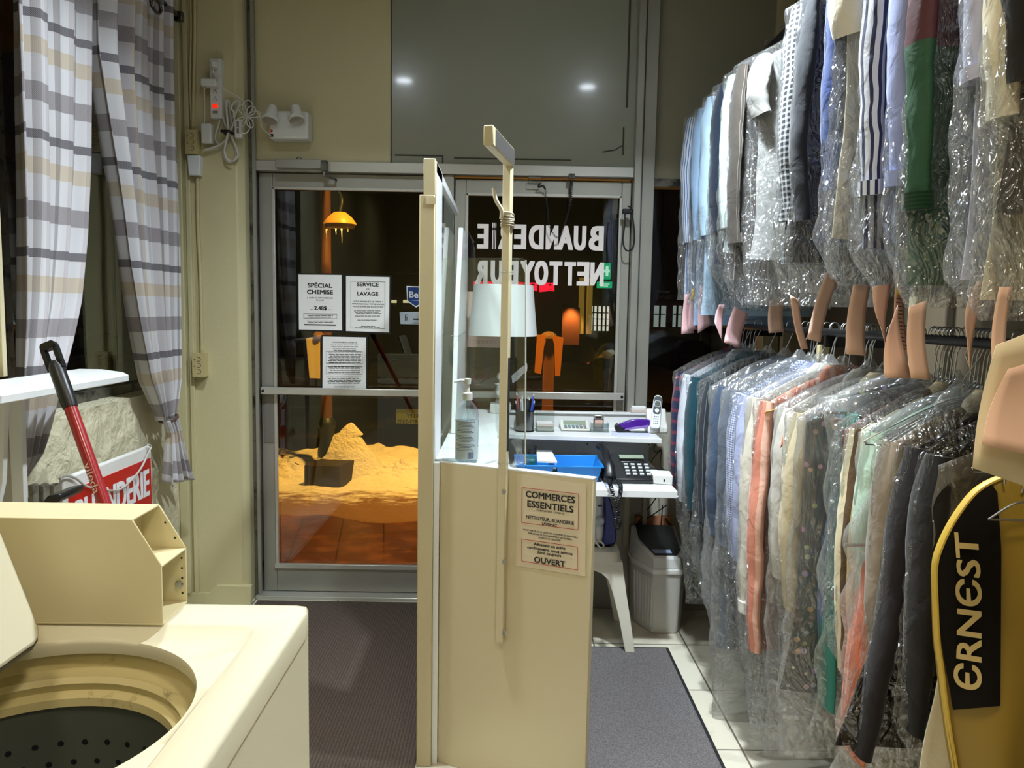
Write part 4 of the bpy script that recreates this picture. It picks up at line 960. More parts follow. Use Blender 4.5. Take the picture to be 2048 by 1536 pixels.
# receipt roll box on the ledge
c = aY(1276, 822, 3.80); t = thing('card_box', 'small pale box of cards on the window ledge behind the stapler', 'box', (c.x, 3.81, 1.0))
x0 = aY(1262, 822, 3.8).x; x1 = aY(1294, 822, 3.8).x
MB().box(x0, x1, 3.79, 3.84, 1.0005, 1.018).build('tray', mat('pale_card', '#d8c8c2', .6), t, bevel=.002)
MB().box(x0+.004, x1-.006, 3.792, 3.838, 1.018, 1.032).build('card_stack', PAPER, t, bevel=.002)
t = thing('paper_sheets', 'flat white papers under the stapler on the desk shelf', 'paper', pk(1260, 869))
p = [pk(1222, 862), pk(1222, 871), pk(1300, 873), pk(1300, 866)]
MB().prism([q+Vz*.0002 for q in p], (0, 0, .0008)).build('sheet', mat('bluish_paper', '#ccd2e4', .7), t)
# desk-top things
def tray(name, lab, x0, x1, y0, y1, h, m_, tp=.02):
    t = thing(name, lab, 'tray', ((x0+x1)/2, (y0+y1)/2, DZ), 'blue plastic trays')
    def ringz(d, z): return [(x0-d, y0-d, z), (x1+d, y0-d, z), (x1+d, y1+d, z), (x0-d, y1+d, z)]
    rs = [ringz(0, DZ), ringz(tp, DZ+h), ringz(tp+.006, DZ+h), ringz(tp+.006, DZ+h-.008), ringz(tp+.003, DZ+h-.008), ringz(tp+.003, DZ+h-.002), ringz(tp-.003, DZ+h-.002), ringz(-.003, DZ+.004)]
    m = MB(); m.add([p for r_ in rs for p in r_], [(i*4+k, i*4+(k+1) % 4, (i+1)*4+(k+1) % 4, (i+1)*4+k) for i in range(7) for k in range(4)]+[(3, 2, 1, 0), (28, 29, 30, 31)]); m.build('tray', m_, t, bevel=.002)
    return t
BLUE = mat('blue_tray', '#1583d8', .3)
a = aY(1119, 955, 3.33).x; b = aY(1192, 955, 3.33).x
tray('desk_tray', 'blue plastic tray nearest the black desk phone, empty save for slips', a, b, 3.29, 3.50, .075, BLUE)
a2 = aY(1040, 955, 3.36).x
tray('desk_tray', 'blue plastic tray left of the other tray, holding a teal case and slips', a2, a-.045, 3.32, 3.52, .07, BLUE)
t = thing('teal_case', 'dark teal rounded case lying in the left blue tray', 'case', (a2+.07, 3.41, DZ+.004))
MB().box(a2+.02, aY(1073, 930, 3.38).x, 3.36, 3.46, DZ+.005, DZ+.085).build('case', mat('teal_dark', '#1f5f6b', .4), t, bevel=.014, seg=3)
t = thing('paper_slips', 'small pad of white slips lying on the left blue tray', 'paper', aY(1090, 935, 3.36))
x0, x1 = aY(1074, 935, 3.38).x, aY(1108, 935, 3.38).x
MB().prism([(x0, 3.34, DZ+.073), (x1+.01, 3.33, DZ+.073), (x1-.004, 3.47, DZ+.09), (x0, 3.47, DZ+.09)], (0, 0, .008)).build('pad', PAPER, t)
MB().box(x0, x1-.004, 3.465, 3.48, DZ+.09, DZ+.103).build('clip', mat('grey_clip', '#6c6e70', .4), t)
t = thing('paper_slips', 'white slips lying on the floor of the right blue tray', 'paper', ((a+b)/2, 3.4, DZ+.005))
MB().box(a+.01, b-.03, 3.31, 3.43, DZ+.005, DZ+.012).build('pad', mat('bluish_paper', '#ccd2e4', .7), t)
MB().prism([(aZ(1196, 965, DZ).x, 3.2, DZ+.001), (aZ(1226, 965, DZ).x, 3.2, DZ+.001), (aZ(1217, 950, DZ).x, 3.38, DZ+.001), (aZ(1200, 950, DZ).x, 3.36, DZ+.001)], (0, 0, .0008)).build('sheet', mat('bluish_paper', '#ccd2e4', .7), tag(thing('paper_sheet', 'thin white printed sheet on the desk left of the black phone', 'paper', (.45, 3.25, DZ)))) 
# papers taped to the board under the shelf
yb = 3.7995
def wallpaper_(lab, x0, y0, x1, y1, m_=PAPER, lines=0, off=0):
    t = thing('taped_paper', lab, 'paper', aY((x0+x1)/2, y1, yb-off-.001)); m = MB().rect(x0, y0, x1, y1, yb-.0012-off, .0008); m.mark(1)
    for k in range(lines): m.rect(x0+3, y0+4+k*(y1-y0-6)/lines, x1-4-(k*3) % 5, y0+5+k*(y1-y0-6)/lines, yb-.0016-off, .0003)
    m.build('sheet', [m_, INKG], t); return t
wallpaper_('large white sheet taped to the board under the shelf, right of the sideways notice', 1064, 883, 1152, 925, mat('pale_sheet', '#dfe1e4', .6))
wallpaper_('small white sheet with print taped behind the right blue tray', 1111, 906, 1153, 922, mat('pale_sheet2', '#d2d4da', .6), 4, .002)
wallpaper_('small printed strip taped at the right of the white sheet, behind the tray', 1154, 906, 1181, 923, mat('pale_sheet2', '#d2d4da', .6), 4)
t = thing('return_notice', 'sideways DE RETOUR DANS MINUTES notice taped under the shelf', 'notice', aY(1058, 930, yb))
MB().rect(1030, 888, 1087, 945, yb-.0045, .0008).build('sheet', mat('pale_sheet3', '#d9dbd6', .6), t)
for s, x, y0 in (('DE RETOUR', 1068, 892), ('DANS', 1056, 898), ('MINUTES', 1044, 897)):
    p = aY(x, y0, yb-.005); MB().text(s, p, (0, 0, -1), (1, 0, 0), .0145, None, 'l', .012).build('lettering', INK, t)
# black desk phone
c = aZ(1262, 962, DZ); t = thing('desk_phone', 'black corded desk telephone on the white desk', 'phone', (c.x, c.y, DZ))
x0, x1 = aY(1212, 965, 3.29).x, aY(1304, 965, 3.29).x; ya, yb2 = 3.265, 3.46
m = MB(); m.prism([(x0+.035, ya, DZ+.001), (x0+.035, ya-.004, DZ+.022), (x0+.035, ya+.10, DZ+.055), (x0+.035, yb2, DZ+.095), (x0+.035, yb2+.01, DZ+.085), (x0+.035, yb2, DZ+.001)], (x1-x0-.035, 0, 0)); m.build('body', BLACKP, t, bevel=.006)
sl = Vector((0, .10+.096, .073)).normalized(); no = Vector((0, -sl.z, sl.y)); pb = Vector((x0+.035, ya-.004, DZ+.022))
def deskface(name, u0, u1, s0, s1, m_, h=.003): return MB().obox(pb+Vector(((u0+u1)/2, 0, 0))+sl*(s0+s1)/2+no*.003, ((u1-u0)/2, 0, 0), sl*(s1-s0)/2, no*h).build(name, m_, t, bevel=.001)
deskface('screen', .04, .15, .165, .195, mat('lcd', '#8e9a86', .3))
deskface('silver_strip', .04, .13, .132, .135, STEEL)
for r_ in range(4):
    for k in range(4): deskface('key', .052+.03*k, .070+.03*k, .03+.026*r_, .042+.026*r_, mat('phone_key', '#45484e' if (r_+k) % 3 else '#c9cdd2', .35), .004)
deskface('orange_key', .165, .178, .018, .028, mat('amber_key', '#c98a45', .4), .004)
hs0 = Vector((x0+.012, ya-.01, DZ+.04)); hs1 = Vector((x0-.004, yb2-.01, DZ+.13))
m = MB(); m.tube(spline([hs0+Vector((0, 0, -.01)), hs0+Vector((0, .02, .022)), hs0.lerp(hs1, .35)+Vector((0, 0, .03)), hs0.lerp(hs1, .7)+Vector((0, 0, .025)), hs1+Vector((0, -.02, .004)), hs1], 4), [.027]*3+[.024]*4+[.019]*7+[.021]*3+[.026]*4, 12, flat=.75); m.build('handset', BLACKP, t)
m = MB(); m.box(x0-.012, x0+.03, ya+.01, yb2-.01, DZ+.001, DZ+.05); m.build('handset_rest', BLACKP, t, bevel=.01)
def coil(pts, r, turns, tr): 
    p = spline(pts, 40); out = []; n = len(p)
    for i, q in enumerate(p):
        a = 2*math.pi*turns*i/n; tt = (p[min(i+1, n-1)]-p[max(i-1, 0)]).normalized(); e = tt.cross(Vector((0, 1, 0))); e = e.normalized() if e.length > 1e-4 else Vector((1, 0, 0)); g = tt.cross(e)
        out.append(q+e*r*math.cos(a)+g*r*math.sin(a))
    return MB().tube(out, tr, 5)
Yk = 3.12
coil([hs0+Vector((-.014, -.008, -.02)), aY(1219, 965, Yk+.03), aY(1225, 985, Yk-.01), aY(1232, 1020, Yk), aY(1230, 1045, Yk), aY(1234, 1055, Yk), aY(1239, 1045, Yk), aY(1236, 1010, Yk), aY(1241, 985, Yk-.01), aY(1240, 968, Yk+.06), Vector((x0+.03, ya-.012, DZ+.012))], .0075, 62, .0024).build('coiled_cord', BLACKP, t)
t = thing('modem', 'small white network box with two jacks at the right end of the desk', 'box', aZ(1322, 968, DZ))
x0, x1 = aY(1306, 968, 3.27).x, aY(1343, 968, 3.27).x
MB().prism([(x0, 3.27, DZ+.001), (x1, 3.25, DZ+.001), (x1+.01, 3.36, DZ+.001), (x0-.005, 3.38, DZ+.001)], (0, 0, .04)).build('case', WHITEP, t, bevel=.003)
for k in (0, 1): MB().box(x0+.042+.02*k, x0+.052+.02*k, 3.2575, 3.262, DZ+.014, DZ+.024).build('jack', BLACKP, t)
t = thing('cables', 'thin black cables dangling from the board behind the desk phone', 'cable', (.75, 3.78, DZ+.02))
for pts in ([(1318, 880), (1308, 895), (1312, 905), (1322, 900), (1320, 925), (1322, 935), (1330, 946)], [(1322, 900), (1308, 915), (1300, 930), (1296, 945)], [(1296, 945), (1310, 940), (1326, 943), (1335, 948)], [(1216, 948), (1200, 940), (1196, 946)]):
    MB().tube(spline([aY(x, y, 3.785-.02*(i % 2)) if y < 938 else Vector((aY(x, y, 3.6).x, 3.6-.02*i, DZ+.004)) for i, (x, y) in enumerate(pts)], 5), .0022, 6).build('cord', BLACKP, t)
# stool, iron, bin, cartons under the desk
def stool():
    cx_, cy_ = .36, 3.44; t = thing('plastic_stool', 'white moulded plastic stool under the desk carrying the iron', 'stool', (cx_, cy_, 0))
    m = MB(); h = .445; w = .165
    def R4(s, z, rad=.05, n=6):
        out = []
        for sx_, sy_, a0 in ((1, 1, 0), (-1, 1, 90), (-1, -1, 180), (1, -1, 270)):
            for i in range(n+1):
                q = R(a0+90*i/n); out.append((cx_+sx_*(s-rad)+rad*math.cos(q), cy_+sy_*(s-.03-rad)+rad*math.sin(q), z))
        return out
    rs = [R4(.02, h), R4(w-.02, h), R4(w-.004, h-.004), R4(w, h-.014), R4(w+.008, h-.06), R4(w+.002, h-.06), R4(w-.008, h-.014), R4(.02, h-.012)]
    n = len(rs[0]); m.add([p for r_ in rs for p in r_], [(i*n+k, i*n+(k+1) % n, (i+1)*n+(k+1) % n, (i+1)*n+k) for i in range(len(rs)-1) for k in range(n)]+[tuple(range(n)), tuple(range((len(rs)-1)*n, len(rs)*n))])
    sm = mat('stool_plastic', '#dedacb', .4, dirt='#8d8672', dirt_s=8, dirt_t=.68)
    m.build('seat', sm, t)
    for sx_ in (-1, 1):
        for sy_ in (-1, 1):
            m = MB(); ox, oy = cx_+sx_*(w+.006), cy_+sy_*(w-.024); bx, by = cx_+sx_*(w+.066), cy_+sy_*(w+.02)
            # an L-shaped leg that flares into the apron
            def sec(f, z, wd):
                x = ox+(bx-ox)*f; y = oy+(by-oy)*f; return [(x, y, z), (x-sx_*wd, y, z), (x-sx_*wd, y-sy_*.008, z), (x-sx_*.008, y-sy_*.008, z), (x-sx_*.008, y-sy_*wd, z), (x, y-sy_*wd, z)]
            ss = [sec(0, h-.045, .155), sec(.05, h-.075, .15), sec(.1, h-.095, .10), sec(.16, h-.12, .075), sec(.3, h-.18, .06), sec(.6, .16, .05), sec(1, 0, .042)]
            m.add([p for s_ in ss for p in s_], [(i*6+k, i*6+(k+1) % 6, (i+1)*6+(k+1) % 6, (i+1)*6+k) for i in range(6) for k in range(6)]+[tuple(range(6)), tuple(range(36, 42))]); m.build('leg', sm, t, bevel=.002)
    return h
sh = stool()
def iron():
    c = aY(1200, 1103, 3.42); c.z = sh+.001; t = thing('steam_iron', 'white and blue steam iron standing on its heel on the stool', 'iron', c)
    H = .265; wi = mat('iron_white', '#e3e4e6', .3); bl = mat('iron_blue', '#232f7a', .25)
    # sole side is turned to the right; heel on the stool
    m = MB(); prof = [(.0, .0), (.058, .012), (.062, .05), (.052, .13), (.032, .21), (.006, H), (-.004, H-.01), (.004, .2), (.01, .1), (.004, .03)]
    m.prism([(c.x+.006+x, c.y-.042, c.z+z) for x, z in prof], (0, .084, 0)); m.build('blue_body', bl, t, bevel=.012, seg=3)
    m = MB(); m.tube(spline([(c.x-.012, c.y, c.z+.004), (c.x-.006, c.y, c.z+.06), (c.x-.014, c.y, c.z+.14), (c.x-.012, c.y, c.z+.21), (c.x+.002, c.y, c.z+H-.004)], 4), [.02, .02, .02, .021, .022, .024, .025, .026, .026, .026, .026, .025, .024, .022, .019, .014, .007], 12); m.build('white_body', wi, t)
    MB().tube(spline([(c.x-.03, c.y, c.z+.05), (c.x-.052, c.y, c.z+.10), (c.x-.05, c.y, c.z+.16), (c.x-.028, c.y, c.z+.215)], 5), .010, 10).build('handle', wi, t)
    MB().lathe((c.x-.008, c.y-.02, c.z+.115), [(.024, 0), (.024, .014), (.02, .02), (0, .022)], 20, (-.2, -1, 0)).build('dial', clear('dial_clear', '#e6f0f6', .15, .5, .05, .35), t)
    MB().box(c.x-.02, c.x+.0, c.y-.0285, c.y-.026, c.z+.18, c.z+.187).build('slot', BLACKP, t)
    MB().tube(spline([(c.x-.02, c.y-.02, c.z+.02), (c.x-.03, c.y-.06, c.z+.03), (c.x-.01, c.y-.08, c.z+.006), (c.x+.01, c.y-.05, c.z+.006), (c.x-.01, c.y-.03, c.z+.02), (c.x-.06, c.y-.06, c.z+.005), (c.x-.09, c.y+.02, c.z+.005)], 6), .004, 7).build('cord', WHITEP, t)
iron()
def bin_():
    x0, x1, y0, y1 = .632, .86, 3.462, 3.745; t = thing('swing_bin', 'pale grey ribbed pedestal bin with a dark open top under the desk', 'bin', ((x0+x1)/2, (y0+y1)/2, 0))
    g = mat('bin_grey', '#c3c2bd', .4); ch = (.07, .155)
    def oc(d, z, sl=0): 
        q = [(x0+ch[0], y0), (x1-.03, y0), (x1, y0+.05), (x1, y1), (x0, y1), (x0, y0+ch[1])]
        mx, my = (x0+x1)/2, (y0+y1)/2; return [(mx+(x-mx)*d, my+(y-my)*d, z+sl*(y-y0)) for x, y in q]
    zt = aY(1300, 1145, y0-.01).z
    def loft(rs): 
        n = len(rs[0]); mb = MB(); mb.add([p for r_ in rs for p in r_], [(i*n+k, i*n+(k+1) % n, (i+1)*n+(k+1) % n, (i+1)*n+k) for i in range(len(rs)-1) for k in range(n)]+[tuple(range(n-1, -1, -1)), tuple(range((len(rs)-1)*n, len(rs)*n))]); return mb
    loft([oc(.90, .001), oc(.91, .01), oc(1.0, zt)]).build('body', g, t, bevel=.006)
    for k in range(7):
        f = (k+.5)/7; a = Vector((x0, y0+ch[1], 0)).lerp(Vector((x0+ch[0], y0, 0)), f); mx, my = (x0+x1)/2, (y0+y1)/2
        p0 = Vector((mx+(a.x-mx)*.915, my+(a.y-my)*.915, .03)); p1 = Vector((mx+(a.x-mx)*1.0, my+(a.y-my)*1.0, zt-.04)); MB().tube([p0, p1], .004, 6).build('rib', g, t)
    loft([oc(1.05, zt-.012), oc(1.06, zt), oc(1.05, zt+.012)]).build('rim', WHITEP, t, bevel=.003)
    loft([oc(1.0, zt+.012), oc(.95, zt+.06, .28), oc(.88, zt+.065, .28)]).build('lid', mat('bin_lid', '#d7d8d5', .4), t, bevel=.004)
    a = oc(.80, zt+.068, .28); MB().prism(a, (0, 0, .003)).build('dark_flap', mat('bin_dark', '#101113', .35), t)
    b = [Vector(a[0])+Vector((.0, .012, .008)), Vector(a[1])+Vector((-.02, .012, .008)), Vector(a[1])+Vector((-.03, .085, .026)), Vector(a[0])+Vector((-.022, .085, .026))]
    MB().prism(b, (0, 0, .002)).build('flap_patch', mat('flap_blue_grey', '#8695b5', .4), t)
bin_()
t = thing('cardboard_box', 'brown cardboard box on the floor behind the pale bin', 'box', (.82, 3.775, 0)); 
MB().box(aY(1272, 1040, 3.76).x, aY(1345, 1040, 3.76).x, 3.76, 3.795, 0, aY(1300, 1034, 3.76).z).build('carton', mat('cardboard', '#a8714f', .8), t)
t = thing('wire_stand', 'thin black crossed wires hanging under the desk behind the bin', 'wires', (.8, 3.755, .72))
for a, b in (((1320, 985), (1272, 1052)), ((1334, 1010), (1276, 1050)), ((1325, 1010), (1322, 1050)), ((1330, 1036), (1342, 1052))): MB().tube([aY(*a, 3.752), aY(*b, 3.752)], .003, 6).build('wire', BLACKM, t)
# mats
def carpet(name, c1, c2, rib):
    t = NT(name); b = t.new('BsdfPrincipled', Roughness=.95); b.inputs['Specular IOR Level'].default_value = .1; tc = t.new('TexCoord').outputs['Object']
    n = t.new('TexNoise', Scale=260.0, Detail=2.0); t.link(tc, n.inputs['Vector']); n2 = t.new('TexNoise', Scale=3.0, Detail=6.0); t.link(tc, n2.inputs['Vector'])
    c = t.mix(t.ramp(n.outputs[0], [(.35, (0, 0, 0, 1)), (.65, (1, 1, 1, 1))]), lin(c1), lin(c2)); c = t.mix(t.math('MULTIPLY', n2.outputs[0], .35), c, lin('#6d5a52'))
    h = n.outputs[0]
    if rib:
        sp = t.new('SeparateXYZ'); t.link(tc, sp.inputs[0]); w = t.math('SINE', t.math('MULTIPLY', sp.outputs[0], 520)); h = t.math('ADD', t.math('MULTIPLY', w, .5), n.outputs[0]); c = t.mix(t.math('MULTIPLY', t.math('GREATER_THAN', w, .2), .35), c, lin('#2a2422'))
    t.link(c, b.inputs['Base Color']); t.link(t.bump(h, .6, .004), b.inputs['Normal']); t.link(b.outputs[0], t.out.inputs[0]); return t.m
t = thing('floor_mat', 'ribbed brown carpet runner leading to the glass door', 'mat', (-.72, 2.8, 0), 'floor mats')
MB().box(-1.24, px0-.004, 1.62, 3.80, .0005, .009).build('carpet', carpet('ribbed_carpet', '#50463f', '#6b6058', True), t, bevel=.002)
t = thing('floor_mat', 'dark grey carpet mat with a black rubber edge beside the garments', 'mat', (.3, 2.3, 0), 'floor mats')
MB().box(.22, .735, 1.3, 3.30, .004, .010).build('carpet', carpet('grey_carpet', '#57565a', '#7b797a', False), t)
m = MB(); m.box(.205, .75, 1.28, 3.318, .0005, .006); m.build('rubber_edge', mat('black_rubber', '#17171a', .6), t, bevel=.002)
# ------------------------------------------------ sheets on the glass doors
YG = D+.0285
def poster(lab, quad_, lines, frame=True, nm='poster'):
    t = thing(nm, lab, 'poster', aY(*quad_[3], YG-.003), 'notices on the glass door')
    xs_ = [q[0] for q in quad_]; ys_ = [q[1] for q in quad_]
    if frame: MB().quad([(quad_[0][0]-3, quad_[0][1]-3), (quad_[1][0]+4, quad_[1][1]-3), (quad_[2][0]+4, quad_[2][1]+4), (quad_[3][0]-2, quad_[3][1]+3)], YG-.003, .0015).build('black_backing', BLACKP, t)
    m = MB().quad(quad_, YG-.004, .0008); m.mark(1)
    for bx in [l for l in lines if l[0] == 'bar']: m.rect(*bx[1:5], YG-.0046, .0004)
    m.build('sheet', [PAPER, INK if nm == 'poster' else INKG], t)
    for l in lines:
        if l[0] == 'bar': continue
        s, xc, y, hh, w, b = l; p = aY(xc, y, YG-.0048); q = aY(xc+10, y+.2, YG-.0048)
        MB().text(s, p, q-p, (0, 0, 1), (aY(xc, y-hh, YG).z-p.z), aY(xc+w/2, y, YG).x-aY(xc-w/2, y, YG).x, bold=b).build('lettering', INK, t)
    return t
def bars(x0, x1, ys, h=1.2, gap=9):
    out = []
    for k, y in enumerate(ys):
        a = x0+(k*7) % 5; x = a
        while x < x1-(k*11) % 7:
            w = 4+(int(x*3)+k*5) % gap; out.append(('bar', x, y, min(x+w, x1), y+h)); x += w+1.3
    return out
fr = lambda x0, y0, x1, y1, w=.5: [('bar', x0, y0, x1, y0+w), ('bar', x0, y1-w, x1, y1), ('bar', x0, y0, x0+w, y1), ('bar', x1-w, y0, x1, y1)]
poster('white SPÉCIAL CHEMISE 2.48$ notice at the left on the glass door', [(597, 549), (683, 550), (684, 661), (598, 659)],
       [('SPÉCIAL', 640, 575, 8.5, 49, .055), ('CHEMISE', 640, 588, 8.5, 52, .055), ('(LAVÉE ET REPASSÉE SUR', 640, 597, 2.6, 52, .03), ('PLACE)', 640, 601.5, 2.6, 15, .03), ('2.48$', 641, 619.5, 7.5, 25, .055), ('bar', 620, 605.5, 660, 606.2), ('bar', 620, 618.5, 626, 619.3), ('bar', 656, 618.8, 662, 619.6), ('bar', 608, 648, 672, 651.5)]+fr(607, 628, 674, 637)+bars(616, 666, [631, 634])+bars(614, 668, [641.5, 644]))
poster('white SERVICE DE LAVAGE notice at the right on the glass door', [(692, 552), (779, 554), (778, 665), (692, 662)],
       [('SERVICE', 735.5, 572.5, 7.6, 44, .05), ('DE', 735.5, 579.5, 3, 6.5, .02), ('LAVAGE', 735.5, 591, 7.6, 42, .05), ('VOUS MANQUEZ DE TEMPS ?', 736, 604.5, 3, 58, .03), ('APPORTEZ-NOUS VOTRE LAVAGE', 736, 609.5, 3, 65, .03), ('NOUS LE FERONS POUR VOUS', 736, 614.8, 3, 60, .03)]+fr(701, 563, 770, 657)+bars(708, 762, [621, 624, 626.5])+bars(710, 760, [631.5])+bars(715, 755, [639.5])+bars(722, 750, [652])+bars(711, 760, [655]))
poster('white CORONAVIRUS COVID-19 notice on the push bar of the glass door', [(645.5, 673), (732, 675), (732, 779), (645, 777)],
       [('CORONAVIRUS  COVID-19', 689, 686, 2.8, 49, .03)]+bars(661, 716, [689.5, 693])+bars(666, 712, [697, 700])+bars(656, 722, [705, 708, 711.5, 715, 718, 721, 724.5])+bars(656, 720, [733.5, 736, 740, 744.5])+bars(654, 722, [753.5, 756.5, 760, 763, 766])+bars(668, 710, [773])+fr(652, 703, 725, 727, .35)+fr(652, 733, 725, 748, .35))
# stickers near the post
t = thing('sticker', 'dark blue shield shaped Bell sticker on the glass door', 'sticker', aY(826, 600, YG)); 
MB().quad([(813, 572), (846, 573), (846, 607), (832, 615), (814, 602)], YG-.0028, .0008).build('white_edge', PAPER, t)
MB().quad([(814.5, 574), (844.5, 575), (844.5, 605.5), (831.5, 612.5), (815.5, 601)], YG-.0034, .0005).build('field', mat('bell_blue', '#173a7d', .4), t)
p = aY(819, 595, YG-.0038); MB().text('Bell', p, aY(829, 595.3, YG)-aY(819, 595, YG), (0, 0, 1), .033, None, 'l', .03).build('lettering', PAPER, t)
MB().rect(824, 600.5, 838, 601.3, YG-.0038, .0003).build('small_print', PAPER, t)
t = thing('sticker', 'pale grey card sticker with small black print under the blue shield', 'sticker', aY(820, 645, YG))
m = MB().quad([(799, 624), (845, 623), (845, 649), (801, 648)], YG-.0028, .0008); m.mark(1)
for x0, y0, x1, y1 in ((810, 629, 811.5, 642), (813, 633, 814.5, 641), (810, 629, 816, 630), (809, 634, 816, 635), (826, 637, 845, 640), (826, 646, 843, 647)): m.rect(x0, y0, x1, y1, YG-.0032, .0003)
m.build('card', [mat('card_grey', '#a9b2bb', .5), INK], t)
t = thing('sticker', 'yellow sign seen from behind with mirrored black print low on the glass door', 'sticker', aY(815, 845, YG))
MB().quad([(792, 818), (845, 818), (845, 849), (792, 847)], YG+.010, .0008).build('sheet', mat('sign_yellow', '#d9a51e', .5), t)
for s, x, y, w in (('BRIAN OAKLEY', 815, 838, 62), ('753 873-2505', 797, 849.5, 58)):
    p = aY(x-2, y-3, YG+.0095); MB().text(s, p, (-1, 0, 0), (0, 0, 1), .02, None, 'r' if s[0] == '7' else 'r', .015).build('lettering', INK, t)
t = thing('open_sign', 'pale pink OUVERT sheet seen from behind on the right door glass', 'poster', aY(962, 695, YG))
MB().quad([(931, 583), (1008, 584), (1008, 696), (931, 694)], YG-.003, .0008).build('sheet', mat('pink_sheet', '#d8bcb0', .7), t)
p = aY(990, 688, YG-.0036); MB().text('OUVERT', p, (-1, 0, 0), (0, 0, 1), .018, .11, 'l', .02).build('lettering', mat('faded_print', '#b09a92', .7), t)
# window lettering (read from the street)
t = thing('window_lettering', 'white BUANDERiE NETTOYEUR letters seen mirrored on the right door glass', 'lettering', aY(1080, 570, YG))
WL = mat('vinyl_white', '#eae0da', .55)
for word, marks in (('BUANDERIE', [('B', 1177, 1207, 450, 500), ('U', 1147, 1172, 450, 499), ('A', 1115, 1146, 450, 498.5), ('N', 1091, 1116, 449, 498), ('D', 1057, 1087, 448, 497.5), ('E', 1027, 1052, 447, 497), ('R', 996, 1020, 447, 497), ('i', 984, 992, 437, 496.5), ('E', 954, 977, 446, 496)]),
                    ('NETTOYEUR', [('N', 1180, 1207, 523, 570), ('E', 1153, 1178, 522, 570), ('T', 1128, 1151, 522, 570), ('T', 1098, 1124, 521, 569), ('O', 1068, 1096, 520, 569), ('Y', 1040, 1069, 520, 569), ('E', 1013, 1036, 520, 568), ('U', 981, 1006, 519, 567), ('R', 950, 975, 519, 567)])):
    for ch, x0, x1, y0, y1 in marks:
        p = aY((x0+x1)/2, y1, YG-.001); MB().text(ch, p, (-1, 0, -.0), (0, 0, 1), aY(x0, y0, YG).z-p.z if ch != 'i' else (aY(x0, y0, YG).z-p.z)*.96, aY(x1, y0, YG).x-aY(x0, y0, YG).x, bold=.06).build('letter', WL, t)
# hardware over the right door
t = thing('door_chain', 'black chain and spring stop hanging in front of the right door', 'chain', aY(1140, 352, D-.03))
m = MB(); p = [aY(x, y, D-.02) for x, y in ((1090, 375), (1092, 395), (1095, 420), (1098, 450), (1112, 474), (1122, 468), (1132, 440), (1140, 412))]
pp = spline(p, 7)
for i in range(0, len(pp)-1, 1):
    a, b = pp[i], pp[i+1]; d = (b-a).normalized(); s = d.cross(Vector((0, 1, 0))).normalized()*.004 if i % 2 else Vector((0, .004, 0))
    m.tube([a-d*.003, a+s, b+s, b+d*.003, b-s, a-s], .0011, 4, closed=True)
m.build('links', BLACKM, t)
coil([aY(1143, 362, D-.03), aY(1142, 385, D-.028), aY(1140, 412, D-.02)], .008, 16, .0022).build('spring', BLACKM, t)
a, b = aY(1137, 358, D-.04), aY(1150, 348, D-.04); MB().box(a.x, b.x, D-.055, D-.031, a.z, b.z).build('bracket', ALUD, t, bevel=.002)
a, b = aY(1057, 367, D-.02), aY(1083, 356, D-.02); m = MB(); m.tube([(a.x, D-.03, a.z), (b.x, D-.03, a.z), (b.x, D-.03, b.z), (a.x, D-.03, b.z)], .004, 6, closed=True); m.build('loop_hinge', ALUD, t)
MB().tube(spline([aY(1080, 366, D-.03), aY(1077, 374, D-.03), aY(1086, 372, D-.03), aY(1090, 378, D-.03)], 4), .005, 6).build('hook', BLACKM, t)
t = thing('cable_loop', 'black cable loop hanging on the metal mullion beside the right door', 'cable', aY(1256, 425, D-.06))
MB().tube(spline([aY(x, y, D-.062) for x, y in ((1250, 420), (1249, 450), (1246, 478), (1249, 496), (1257, 502), (1266, 494), (1269, 470), (1266, 440), (1262, 418), (1256, 412))], 6), .004, 7).build('cord', BLACKP, t)
a, b = aY(1244, 428, D-.06), aY(1266, 418, D-.06); MB().box(a.x, b.x, D-.075, D-.0505, a.z, b.z).build('clamp', BLACKP, t, bevel=.006)
# ================================================================ garment rack and the bagged garments
RX, RZU, RZL = 1.07, 2.60, 1.445
rk = thing('garment_rack', 'two-tier garment rack of dark rails along the right wall', 'rack', (RX, 2.4, 0))
for z in (RZU, RZL): MB().tube([(RX, .6, z), (RX, 3.80, z)], .013, 14).build('rail', mat('rail_black', '#1b1b1d', .4, .4), rk)
for y in (.7, 2.55, 3.74):
    MB().box(RX+.27, RX+.31, y-.02, y+.02, 0, CEIL-.002).build('upright', PAINT2, rk, bevel=.002)
    for z in (RZU, RZL): MB().box(RX-.012, RX+.30, y-.008, y+.008, z-.05, z-.0135).build('rail_arm', BLACKM, rk)
yb_ = 2.62; a, b = aY(1634, 720, yb_).x, aY(1656, 720, yb_).x
MB().box(a+.0, b+.0, yb_-.01, yb_+.01, aY(1645, 780, yb_).z, aY(1645, 690, yb_).z).build('hanging_bracket', mat('bracket_cream', '#cbbd92', .5), rk, bevel=.002)
BAG = clear('dry_cleaning_film', '#fafcfd', .10, .42, .13, .06, .8, 17)
BAGM = clear('milky_film', '#f6f8f8', .10, .42, .16, .19, .5, 9)
BAGC = clear('thin_film', '#fcfdfd', .06, .3, .13, .0, .7, 15)
TICK = mat('ticket_pink', '#f4cbb4', .75, noise_s=14, noise_a=.05); TICKP = mat('ticket_rose', '#eec2c6', .75); TYEL = mat('tag_yellow', '#efc81c', .6)
PRINT = mat('ticket_print', '#7c5a52', .7)
def sgnp(v, p): return math.copysign(abs(v)**p, v)
